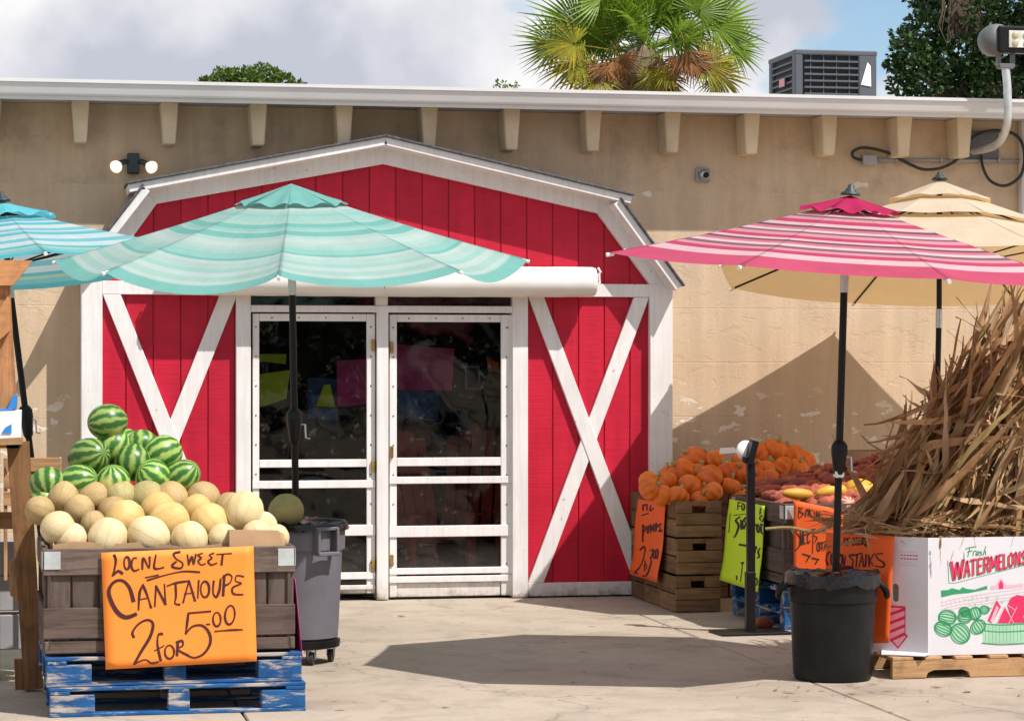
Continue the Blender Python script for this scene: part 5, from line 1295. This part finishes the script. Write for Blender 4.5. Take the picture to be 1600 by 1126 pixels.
def pmelon(cx, cy, rx, ry, tilt, st=True, dark=True):
    ca, sa = math.cos(tilt), math.sin(tilt)
    T = lambda x, y: (cx+x*ca-y*sa, cy+x*sa+y*ca)
    fpoly('print_pale_green', [T(rx*math.cos(k*math.pi/10), ry*math.sin(k*math.pi/10)) for k in range(20)], .0013)
    for f in (-.75, -.4, 0, .4, .75): fstroke('print_green', [T(-rx*.98*math.cos(0), 0)] + [T(rx*math.cos(math.pi*(1-k/6)), f*ry*math.sin(math.pi*k/6)) for k in range(1, 6)] + [T(rx*.98, 0)], 8 if dark else 5, .0018)
    fstroke('print_green', [T(rx*math.cos(k*math.pi/10), ry*math.sin(k*math.pi/10)) for k in range(20)], 5, .0019, True)
pmelon(600, 600, 44, 34, .1); pmelon(755, 590, 38, 30, .1, dark=False); pmelon(465, 640, 70, 56, .2); pmelon(432, 722, 70, 54, .4); pmelon(600, 640, 54, 46, .1); pmelon(680, 615, 46, 52, 1.2); pmelon(705, 715, 50, 62, 1.0); pmelon(565, 760, 80, 72, .75)
# basket with slices
fpoly('print_pale_green', [(735, 690), (1100, 705), (1085, 845), (750, 838)], .0012)
fpoly('print_pink', [(742, 698), (1092, 712), (1078, 838), (757, 830)], .0016) if False else None
for y_ in (690, 742, 835): fstroke('print_green', [(735, y_), (860, y_+14), (1000, y_+14), (1100, y_+8)], 7, .0020)
for x_ in range(760, 1090, 28): fstroke('print_green', [(x_, 705), (x_+3, 836)], 2, .0019)
fpoly('print_red', [(780, 670), (850, 520), (885, 570), (815, 690)], .0022); fpoly('print_pink', [(800, 672), (850, 560), (868, 580), (815, 688)], .0026)
fpoly('print_red', [(855, 690), (915, 570), (985, 694)], .0024); fpoly('print_red', [(935, 560), (960, 510), (1010, 485), (1080, 500), (1100, 560), (1100, 640), (960, 640)], .0023); fpoly('print_red', [(945, 694), (1010, 575), (1090, 690)], .0028)
for (a_, b_) in (((855, 690), (915, 570)), ((915, 570), (985, 694)), ((945, 694), (1010, 575)), ((935, 560), (1000, 600))): fstroke('print_pink', [a_, b_], 5, .0032)
for k_, mb_ in pr.items(): pq_ = mb_.build({'print_red': 'red_print', 'print_pink': 'pink_print', 'print_green': 'green_print', 'print_pale_green': 'pale_green_print'}[k_], M[k_], ctn, fixn=False); tag(pq_, kind='stuff')
# print on the corner panel
a_, d_, L_ = cpan; no = Vector((d_.y, -d_.x, 0))
def CP(x, y, off=0.006): return a_+d_*x*L_+Vector((0, 0, HC*(1-y)))+no*off
cr, cpk = MB(), MB()
for y_ in (.155, .185): 
    for k in range(6): ribbon(cr, [(.50+k*.055, y_), (.535+k*.055, y_)], .010, CP, .0055)
for p, q in (((.47, .125), (.78, .125)), ((.78, .125), (.78, .24)), ((.78, .24), (.47, .24)), ((.47, .24), (.47, .125)), ((.47, .22), (.7, .22))): ribbon(cpk, [p, q], .005, CP, .0055)
cpk.poly([CP(x, y, .0055) for x, y in ((.30, .60), (.58, .60), (.58, .835), (.62, .845), (.45, .95), (.30, .88))])
for k in range(4): cr.poly([CP(x, y, .0062) for x, y in ((.30, .68+k*.075), (.30, .655+k*.075), (.58, .60+k*.07), (.58, .63+k*.07))])
for p, q in (((.30, .60), (.58, .60)), ((.58, .60), (.58, .835)), ((.58, .835), (.62, .845)), ((.62, .845), (.45, .95)), ((.45, .95), (.30, .88))): ribbon(cr, [p, q], .016, CP, .0066)
tag(cpk.build('pink_print', M['print_pink'], ctn, fixn=False), kind='stuff'); tag(cr.build('red_print', M['print_red'], ctn, fixn=False), kind='stuff')
# corn stalks sign standing against the carton
cst = affine((490, 408), (1185, 445), (470, 1580))
cs = [([(605,470),(602,520)], 12), ([(682,455),(672,538)], 12), ([(735,460),(702,475),(728,505),(705,540)], 12), ([(775,458),(770,540)], 13), ([(805,455),(802,538)], 13), ([(770,500),(805,492)], 11), ([(850,455),(822,470),(840,495),(822,535),(850,530)], 11), ([(868,455),(862,535)], 11), ([(865,458),(890,470),(868,500),(895,540)], 11), ([(915,490),(895,500),(905,515),(895,545),(922,545)], 10),
 ([(530,610),(500,640),(492,700),(510,750)], 13), (ell(560,690,18,60), 12, 1), ([(608,622),(600,755)], 13), ([(600,630),(645,645),(610,685),(645,760)], 13), ([(655,755),(660,640)], 12), ([(660,640),(685,762)], 14), ([(685,762),(692,650)], 10), ([(775,640),(735,655),(772,705),(760,770),(715,765)], 14), ([(770,652),(862,625)], 11), ([(815,640),(805,778)], 14), ([(835,772),(866,640)], 12), ([(866,640),(882,772)], 12), ([(845,722),(882,715)], 9), ([(908,640),(902,772)], 13), ([(935,650),(942,772)], 15), ([(992,628),(945,708)], 11), ([(945,708),(988,768)], 11), ([(1075,630),(1012,642),(1030,690),(1092,740),(1080,780),(1010,768)], 13)]
q0 = WB+Vector((0.062, 0.145, 0)); 
sr = Vector((2.085, -5.335, 0)); 
paper_sign('price_sign', 'tall orange sign CORN STALKS leaning beside the watermelon carton', W(1291, 832, -4.93), W(1397.5, 837.5, WB.y+.135), W(1288, 1005, -4.93), W(1388.5, 1004, WB.y+.10), 'red_orange_paper', 0.0, cs, cst, 'marker')
# ------------------------------------------------------------------ corn shock
rn = random.Random(77)
cbase = Vector((2.53, -4.80, 0.70)); ctop = Vector((3.40, -4.70, 2.30))
shock = empty('corn_shock', (2.53, -4.80, 0.62)); tag(shock, 'big dry tan corn stalk shock leaning over the watermelon carton', 'corn shock')
so = shock.location.copy()
def leaf_mesh(k):
    r_ = random.Random(100+k); L_ = r_.uniform(.45, .95); w_ = r_.uniform(.009, .028); n_ = 10
    bend = r_.uniform(-.2, .55); tw = r_.uniform(-3.6, 3.6); wav = r_.uniform(0, .012)
    V, F = [], []; p = Vector((0, 0, 0)); ang = r_.uniform(-.15, .2)
    kink = r_.randint(5, 8) if r_.random() < .3 else 99
    for i in range(n_+1):
        t = i/n_; ang += bend/n_*(0.4+1.2*t)
        if i == kink: ang += r_.uniform(.5, 1.2)
        d = Vector((math.sin(ang), 0, math.cos(ang)))
        if i: p = p + d*L_/n_
        a = tw*t; side = Vector((0, math.cos(a), 0)) + Vector((math.cos(ang), 0, -math.sin(ang)))*math.sin(a)
        nr = d.cross(side)
        ww = w_*min(1, 0.45+2.2*t)*(1-t**2.2)+.0015
        V += [tuple(p-side*ww+nr*ww*.45+nr*wav*math.sin(i*2.0)), tuple(p), tuple(p+side*ww+nr*ww*.45-nr*wav*math.sin(i*2.3))]
    for i in range(n_):
        a = i*3
        for q in (0, 1): F.append((a+q, a+q+1, a+q+4, a+q+3))
    me = bpy.data.meshes.new('leaf'); me.from_pydata(V, [], F); me.update()
    for f in me.polygons: f.use_smooth = True
    return me
lm = {}
for nm in ('corn_leaf', 'corn_leaf_pale', 'corn_leaf_olive'):
    for k in range(16):
        m_ = leaf_mesh(k+len(nm)*7); m_.materials.append(M[nm]); lm.setdefault(nm, []).append(m_)
def orient(d, roll):
    q = Vector(d).to_track_quat('Z', 'Y'); return (q.to_matrix() @ Matrix.Rotation(roll, 3, 'Z')).to_euler()
def stalk_line(a, r_):
    b0 = cbase + Vector((math.cos(a)*0.66*r_, math.sin(a)*0.36*r_, rn.uniform(-.03, .06)))
    t0 = ctop + Vector((math.cos(a)*0.13*r_, math.sin(a)*0.13*r_, rn.uniform(-.3, .05)))
    return b0, t0
lines = []
for i in range(64):
    a, r_ = rn.uniform(0, 6.283), math.sqrt(rn.random()); b0, t0 = stalk_line(a, r_); lines.append((b0, t0, r_, a))
    # shocks bow outwards in the middle
    mid = b0.lerp(t0, .45) + Vector((-.10*r_*abs(math.cos(a))-.03, -.05, .03)); pts = spline([b0-so, mid-so, t0-so], 5)
    MB().tube(pts, [0.011-0.006*j/(len(pts)-1) for j in range(len(pts))], 6, True).build('stalk', M['corn_stalk'], shock, smooth=True)
def add_leaf(p, d, big, mat=None, sc_=None):
    me = rn.choice(lm[mat or rn.choices(['corn_leaf', 'corn_leaf_pale', 'corn_leaf_olive'], (5, 4, 1.6))[0]])
    s_ = sc_ or rn.uniform(.75, 1.25)
    if big: return mo('leaf', me, None, shock, p-so, orient(d, rn.uniform(0, 6.28)), (s_, s_, s_))
    extra.append((me, p-so, orient(d, rn.uniform(0, 6.28)), s_))
extra = []; nb = 0
for i in range(2600):
    b0, t0, r_, a = rn.choice(lines)
    f = rn.random()**0.9*0.88; ax = (t0-b0).normalized()
    p = b0.lerp(t0, f) + Vector((-.10*r_*abs(math.cos(a)), -.05, .02))*math.sin(math.pi*f)
    d = ax + Vector((rn.gauss(-.03, .15), rn.gauss(-.08, .17), rn.gauss(-.02, .14)))
    if rn.random() < .08: d = ax + Vector((rn.gauss(.1, .35), rn.gauss(-.2, .4), rn.gauss(-.5, .3)))
    if rn.random() < .6 and p.z > 1.05:   # dead leaves hang down along their stalk
        p = p + ax*rn.uniform(.15, .4); d = -ax*1.0 + Vector((rn.gauss(.02, .16), rn.gauss(-.06, .17), -.12))
    front = (p.y < cbase.y-.02 or p.x < b0.x)
    big = front and nb < 250 and i > 500 and i % 3 == 0
    if p.z > 1.5 and (p.z > 2.15 or d.normalized().z*.7+p.z > 2.2): continue
    nb += bool(big); add_leaf(p, d, big)
for i in range(60):                       # tangle round the foot, spilling left and over the carton rim
    p = cbase + Vector((rn.uniform(-.62, .6), rn.uniform(-.40, .05), rn.uniform(.06, .17)))
    d = Vector((rn.uniform(-1, .8), rn.uniform(-.9, .2), rn.uniform(-.2, .12)))
    big = nb < 296; nb += bool(big); add_leaf(p, d, big, sc_=rn.uniform(.25, .5))
for i in range(330):
    p = cbase + Vector((rn.uniform(-.64, .7), rn.uniform(-.40, .3), rn.uniform(.04, .16)))
    d = Vector((rn.uniform(-1, .9), rn.uniform(-.9, .4), rn.uniform(-.2, .2)))
    add_leaf(p, d, False, sc_=rn.uniform(.2, .45))
for nm in lm:                             # the rest of the leaves, joined by colour
    V, F = [], []
    for me, p, e, s_ in extra:
        if me.materials[0].name != nm: continue
        Mx = Matrix.LocRotScale(p, e, Vector((s_,)*3)); n0 = len(V)
        V += [tuple(Mx @ v.co) for v in me.vertices]; F += [tuple(i+n0 for i in q.vertices) for q in me.polygons]
    me = bpy.data.meshes.new('leaf_mass'); me.from_pydata(V, [], F); me.update()
    for f in me.polygons: f.use_smooth = True
    tag(mo('leaf_mass', me, M[nm], shock), kind='stuff')
# strips hanging over the carton edge
for (u, v, dx, dz_, L_) in ((1468, 842, .02, -1, .2), (1505, 842, -.3, -1, .10), (1520, 844, .2, -1, .09)):
    p = W(u, v, WB.y-.0); add_leaf(p+Vector((0, -.012, .02)), Vector((dx, -.05, dz_)), True, 'corn_leaf', L_/.6)

# ------------------------------------------------------------------ timber display stand at the left edge
YS = -5.05
ls = empty('timber_stand', G(52, 1076)); tag(ls, 'brown timber display stand cut off by the left edge', 'stand'); o = ls.location
def board(name, pts, Y, th, mat): 
    MB().prism([W(u, v, Y)-o for u, v in pts], (0, th, 0)).build(name, M[mat], ls)
board('leg', [(10, 690), (46, 690), (68, 1075), (38, 1078)], YS-.02, .09, 'post_wood_z')
board('leg', [(-20, 690), (0, 690), (0, 1080), (-20, 1080)], YS+.5, .09, 'post_wood_z')
board('top_beam', [(-160, 404), (51, 407), (20, 446), (-160, 446)], YS-.06, .10, 'fresh_cedar_x')
board('upright', [(-30, 447), (16, 447), (30, 700), (-10, 700)], YS-.02, .09, 'fresh_cedar_z')
board('brace', [(-40, 520), (-10, 500), (12, 462), (16, 470), (16, 516), (-20, 548)], YS-.07, .05, 'fresh_cedar_x')
board('shelf', [(-160, 690), (36, 684), (36, 694), (-160, 700)], YS-.20, .5, 'new_wood_x')
board('lower_rail', [(-160, 800), (20, 800), (22, 826), (-160, 826)], YS+.10, .04, 'post_wood_x')
board('knee_block', [(14, 880), (26, 868), (44, 880), (48, 935), (28, 937), (16, 930)], YS+.01, .07, 'new_wood_z')
board('foot_block', [(22, 1030), (36, 1030), (40, 1080), (24, 1080)], YS+.08, .06, 'post_wood_z')
wb_ = empty('white_tub', W(12, 690, YS-.12)); tag(wb_, 'white tub with blue print and blue lid on the timber stand', 'tub'); o2 = wb_.location
wq = [W(u, v, YS-.16)-o2 for u, v in ((-70, 688), (33, 683), (34, 641), (-70, 645))]
MB().prism(wq, (0, .25, 0)).build('tub_body', M['paper_white'], wb_)
MB().prism([W(u, v, YS-.166)-o2 for u, v in ((2, 677), (18, 677), (18, 662), (8, 668))], (0, .003, 0)).build('blue_print', M['blue_plastic'], wb_)
MB().prism([W(u, v, YS-.15)-o2 for u, v in ((-70, 644), (12, 638), (20, 618), (28, 617), (27, 634), (20, 640.5), (-70, 646))], (0, .2, 0)).build('lid', M['blue_plastic'], wb_)
for k, (u, v, w_, h_) in enumerate(((-16, 985, .42, .19), (-14, 925, .40, .19), (-30, 870, .40, .19))):
    p = W(u, v, YS+.75); bl = empty('concrete_block', p); tag(bl, ['bottom', 'middle', 'top'][k]+' grey concrete block stacked in the shade behind the timber stand', 'concrete block', 'concrete blocks at the left')
    MB().box((0, 0, 0), (w_, .19, h_), None, .006).build('block_body', M['conduit_grey'], bl)
pc = empty('small_crate', W(50, 742, -4.55)); tag(pc, 'small wooden crate corner behind the leftmost watermelon', 'crate')
for k in range(3): box('slat', (0, -.1, -.12+k*.09), (.30, .012, .075), M['new_wood_x'], pc); box('slat', (.15, .05, -.12+k*.09), (.012, .28, .075), M['new_wood_y'], pc)
for x_ in (-.14, .135): box('corner_post', (x_, -.085, -.25), (.02, .02, .62), M['new_wood_z'], pc)

# ------------------------------------------------------------------ palm behind the roof
def fan_mesh(seed, mat, droop, rad=1.0, nseg=36, pet=0.75, spread=128):
    r_ = random.Random(seed); V, F = [], []
    m = MB()
    m.tube([(0, 0, 0), (pet*.5, 0, .02), (pet, 0, -.01)], [.016, .012, .008], 5)
    hub = Vector((pet, 0, 0))
    for i in range(nseg):
        a = R(-spread+2*spread*(i+.5)/nseg); Ls = rad*(0.55+0.45*math.cos(a*.6))*r_.uniform(.84, 1.08)
        d = Vector((math.cos(a), math.sin(a), 0)); sd = Vector((-math.sin(a), math.cos(a), 0)); da = R(spread*2/nseg)
        zf = .22*abs(math.sin(a)); dr_ = r_.uniform(.5, 1.6)
        b0 = len(m.v)
        split = .5
        for t, wf in ((.04, .9), (.28, .95), (.5, .88), (.72, .45), (.9, .2), (1.0, .02)):
            h_ = zf*t - droop*(t**2.6)*dr_; ww = min(t, split)*Ls*math.tan(da/2)*wf*(1 if t <= .5 else 1.0)
            c = hub + d*(Ls*t*(1-droop*.25*t)) + Vector((0, 0, h_))
            m.v += [tuple(c-sd*ww), tuple(c+Vector((0, 0, -ww*.55))), tuple(c+sd*ww)]
        for k in range(5):
            q = b0+k*3; m.f += [(q, q+1, q+4, q+3), (q+1, q+2, q+5, q+4)]
    me = m.mesh('frond', False, False); me.materials.append(M[mat]); return me
YPm = 20.0; pc_ = W(1002, 100, YPm)
palm = empty('palm_tree', (pc_.x, YPm, 0)); tag(palm, 'fan palm with green crown and browning skirt behind the roof', 'palm')
zc_ = pc_.z
tr_ = MB(); 
for k in range(20):
    z0 = k*(zc_-.3)/20; tr_.lathe([(.17+.02*(k % 2), z0), (.19, z0+.12), (.165, z0+(zc_-.3)/20)], 12)
tr_.build('trunk', M['palm_trunk'], palm)
MB().ball((0, 0, zc_-.25), (.42, .42, .55), 14, 10).build('crown_boot', M['palm_trunk'], palm)
fg = [fan_mesh(k, 'palm_green', .12+.10*k, 1.0) for k in range(4)]
fy = [fan_mesh(10+k, 'palm_yellow', .22+.14*k, .95, 32) for k in range(3)]
fb_ = [fan_mesh(20+k, 'palm_brown', .18+.12*k, .95, 20, .5, 70) for k in range(3)]
rn = random.Random(12)
def frond(lst, az, el, roll, s_, z=0):
    d = Vector((math.cos(az)*math.cos(el), math.sin(az)*math.cos(el), math.sin(el)))
    up = Vector((0, 0, 1)); y = up.cross(d)
    if y.length < .05: y = Vector((0, 1, 0))
    y.normalize(); zz = d.cross(y)
    Mx = Matrix((d, y, zz)).transposed() @ Matrix.Rotation(roll, 3, 'X')
    mo('frond', rn.choice(lst), None, palm, (0, 0, zc_+z), Mx.to_euler(), (s_,)*3)
def face_fan(lst, u, v, ang, s_, tilt=.35, dy=-.3):
    """a fan whose hub is seen at (u, v), spreading in the direction ang, its face turned to the yard"""
    hub = W(u, v, YPm+dy); d = Vector((math.cos(R(ang)), rn.uniform(-.25, .1), math.sin(R(ang)))).normalized()
    nn_ = Vector((rn.uniform(-tilt, tilt), -1, rn.uniform(-tilt, tilt)*.6+.25)); nn_ = (nn_-d*nn_.dot(d)).normalized()
    Mx = Matrix((d, nn_.cross(d), nn_)).transposed()
    mo('frond', rn.choice(lst), None, palm, hub-Vector((pc_.x, YPm, 0))-d*(.72*s_), Mx.to_euler(), (s_,)*3)
for k in range(7): frond(fg, k*2.399+.2, R(rn.uniform(50, 80)), rn.uniform(-.6, .6), rn.uniform(.95, 1.1))
for k in range(9): frond(fg, k*2.399+1.0, R(rn.uniform(15, 45)), rn.uniform(-.9, .9), rn.uniform(.9, 1.05))
for (u, v, an, s_) in ((868, 70, 165, .7), (985, 40, 100, .8), (1035, 35, 75, .8), (1140, 75, 8, .7), (1090, 20, 50, .9), (925, 70, 140, .8), (905, 42, 150, .95), (940, 0, 118, 1.0), (1010, -22, 92, 1.0), (1075, 0, 65, 1.0), (1112, 42, 28, 1.0), (965, 55, 160, .8), (1060, 60, 20, .75)): face_fan(fg, u, v, an, s_, .35, rn.uniform(-.5, .3))
for (u, v, an, s_) in ((908, 98, 188, .85), (900, 70, 172, .8), (935, 118, 215, .75), (1118, 118, -22, .75), (1100, 100, -8, .7), (1020, 112, -80, .55), (1040, 108, -50, .5)): face_fan(fy, u, v, an, s_, .4, -.75)
for k in range(14): frond(fb_, k*2.399+.9, R(rn.uniform(-55, 5)), rn.uniform(-1, 1), rn.uniform(.5, .75), -.05)
for (u, v, an, s_) in ((958, 108, -100, .55), (972, 95, -60, .5), (1078, 92, -70, .6), (1062, 100, -110, .55), (1090, 104, -50, .55), (940, 112, -120, .5)): face_fan(fb_, u, v, an, s_, .6, -.85)

# ------------------------------------------------------------------ broadleaf trees behind the roof
def crown(blobs, n, size, seed, hollow=.55):
    r_ = random.Random(seed); V, F = [], []
    tw = sum(b_[3]**2 for b_ in blobs)
    for (cx, cy, cz_, rad) in blobs:
        for _ in range(int(n*rad**2/tw)):
            d = Vector((r_.gauss(0, 1), r_.gauss(0, 1), r_.gauss(0, 1))).normalized()
            rr_ = rad*(hollow+(1.08-hollow)*r_.random()**.6); p = Vector((cx, cy, cz_))+Vector((d.x, d.y, d.z*.85))*rr_
            ax = (d*.6+Vector((r_.gauss(0, .6), r_.gauss(0, .6), r_.gauss(0, .6)))).normalized(); sd = ax.orthogonal().normalized()
            sd = (Matrix.Rotation(r_.uniform(0, 6.28), 3, ax) @ sd); ln_ = size*r_.uniform(.7, 1.4); wd = ln_*.34; up = ax.cross(sd)*wd*.35
            n0 = len(V); V += [tuple(p), tuple(p+ax*ln_*.5+sd*wd+up), tuple(p+ax*ln_), tuple(p+ax*ln_*.5-sd*wd+up)]; F += [(n0, n0+1, n0+2), (n0, n0+2, n0+3)]
    me = bpy.data.meshes.new('crown'); me.from_pydata(V, [], F); me.update(); return me
def tree(label, base, blobs, n, size, mat, seed, trunk_r=.25, limbs=True):
    rt = empty('shade_tree', base); tag(rt, label, 'tree')
    loc = [(x-base[0], y-base[1], z, r_) for x, y, z, r_ in blobs]
    mo('crown', crown(loc, n, size, seed), M[mat], rt)
    zc2 = sum(b_[2] for b_ in loc)/len(loc)
    MB().tube([(0, 0, -.05), (.05, 0, zc2*.35), (0, .05, zc2*.62)], [trunk_r, trunk_r*.8, trunk_r*.65], 12).build('trunk', M['bark'], rt, smooth=True)
    for b_ in loc[:12]:
        MB().tube(spline([(0, .05, zc2*.58), (b_[0]*.4, b_[1]*.4, zc2*.58+(b_[2]-zc2*.58)*.6), (b_[0], b_[1], b_[2])], 4), [trunk_r*.5*(1-.09*k) for k in range(9)], 6).build('limb', M['bark'], rt, smooth=True)
    return rt
YO = 17.0; rn = random.Random(31); bl = []
c0 = W(1600, 40, YO)
for (u, v, r_) in ((1440, 120, .34), (1425, 85, .30), (1450, 50, .36), (1475, 15, .38), (1500, 90, .50), (1520, 30, .5), (1545, 125, .42), (1580, 70, .6), (1600, 10, .6), (1640, 110, .6), (1460, 140, .30), (1500, 135, .34), (1590, 140, .4), (1480, -30, .4), (1540, -50, .6), (1620, -70, .7), (1680, 20, .8), (1410, 130, .2), (1445, -8, .26), (1405, 60, .13), (1402, 100, .16), (1700, 120, .6)):
    p = W(u, v, YO+rn.uniform(-.6, .8)); bl.append((p.x, p.y, p.z, r_))
ot = tree('dark green live oak with hanging moss behind the right end of the roof', (c0.x+.5, YO+.2, 0), bl, 21000, .085, 'oak_leaf', 5, .3)
ms_ = MB(); rn = random.Random(8); o = ot.location
for _ in range(260):
    p = W(rn.gauss(1510, 14), rn.uniform(-20, 25), YO-.75)-Vector(o); L_ = rn.uniform(.2, .55)
    a = p+Vector((rn.uniform(-.06, .06), 0, -L_*.5)); b_ = p+Vector((rn.uniform(-.1, .14), 0, -L_)); w_ = .006
    ms_.quad(p-Vector((w_, 0, 0)), p+Vector((w_, 0, 0)), a+Vector((w_, .01, 0)), a-Vector((w_, 0, 0))); ms_.quad(a-Vector((w_, 0, 0)), a+Vector((w_, .01, 0)), b_+Vector((.002, 0, 0)), b_-Vector((.002, 0, 0)))
tag(ms_.build('hanging_moss', M['moss'], ot, fixn=False), kind='stuff')
YL = 24.0; bl = []; rn = random.Random(3)
for (u, v, r_) in ((325, 124, .20), (350, 116, .26), (378, 113, .30), (410, 114, .30), (440, 119, .24), (462, 126, .18), (390, 128, .34), (305, 130, .10), (345, 150, .5), (400, 160, .6), (445, 155, .5)):
    p = W(u, v, YL+rn.uniform(-.4, .4)); bl.append((p.x, p.y, p.z-.12, r_*rn.uniform(.75, 1.0)))
p = W(395, 150, YL)
tree('olive green round tree top peeking over the roof on the left', (p.x, YL, 0), bl, 9000, .07, 'olive_leaf', 9, .2)
tw = empty('bare_sapling', (PX(785, 22), 22, 0)); tag(tw, 'sparse twig tips just above the gutter left of the palm', 'sapling'); zt_ = PZ(785, 130, 22)
MB().tube([(0, 0, 0), (0.05, 0, zt_-.5)], [.05, .02], 8).build('trunk', M['bark'], tw)
rn = random.Random(4)
for k in range(9):
    a = Vector((0.05, 0, zt_-.6)); b_ = Vector((rn.uniform(-.28, .28), rn.uniform(-.2, .2), zt_+rn.uniform(-.12, .08))); MB().tube([a, a.lerp(b_, .5)+Vector((0, 0, .06)), b_], [.012, .008, .003], 5).build('twig', M['bark'], tw)
mo('leaves', crown([(0.0, 0, zt_-.02, .10), (.2, 0, zt_-.06, .08)], 60, .07, 2, .2), M['olive_leaf'], tw)

# unseen trees added behind the camera to darken what the door film mirrors
rn = random.Random(41); bl = []
for k in range(46):
    bl.append((-46+k*2.05+rn.uniform(-.6, .6), -52+rn.uniform(-2, 2), rn.uniform(2.0, 5.5), rn.uniform(2.4, 3.6)))
tag(mo('added_tree_line', crown(bl, 26000, .55, 6, .5), M['oak_leaf']), 'unseen dark trees added across the yard to darken the door reflections', None, None, 'stuff')

# bits of leaf and grit blown about the slabs
lt = MB(); rn = random.Random(15)
for _ in range(150):
    x, y = rn.uniform(-2.4, 3.2), -7.4*rn.random()**.8-.25
    if rn.random() < .35: x, y = rn.gauss(1.75, .35), rn.gauss(-5.7, .35)
    a = rn.uniform(0, 6.28); l_ = rn.choice((.006, .008, .012, .02, .04)); w_ = l_*rn.uniform(.25, .5)
    d = Vector((math.cos(a)*l_, math.sin(a)*l_, 0)); q = Vector((-math.sin(a)*w_, math.cos(a)*w_, 0)); c = Vector((x, y, .004))
    lt.quad(c-d, c+q, c+d+Vector((0, 0, .006)), c-q+Vector((0, 0, .003)))
tag(lt.build('ground_litter', M['corn_leaf_olive'], fixn=False), 'scattered dry leaf bits and grit on the pavement', None, None, 'stuff')
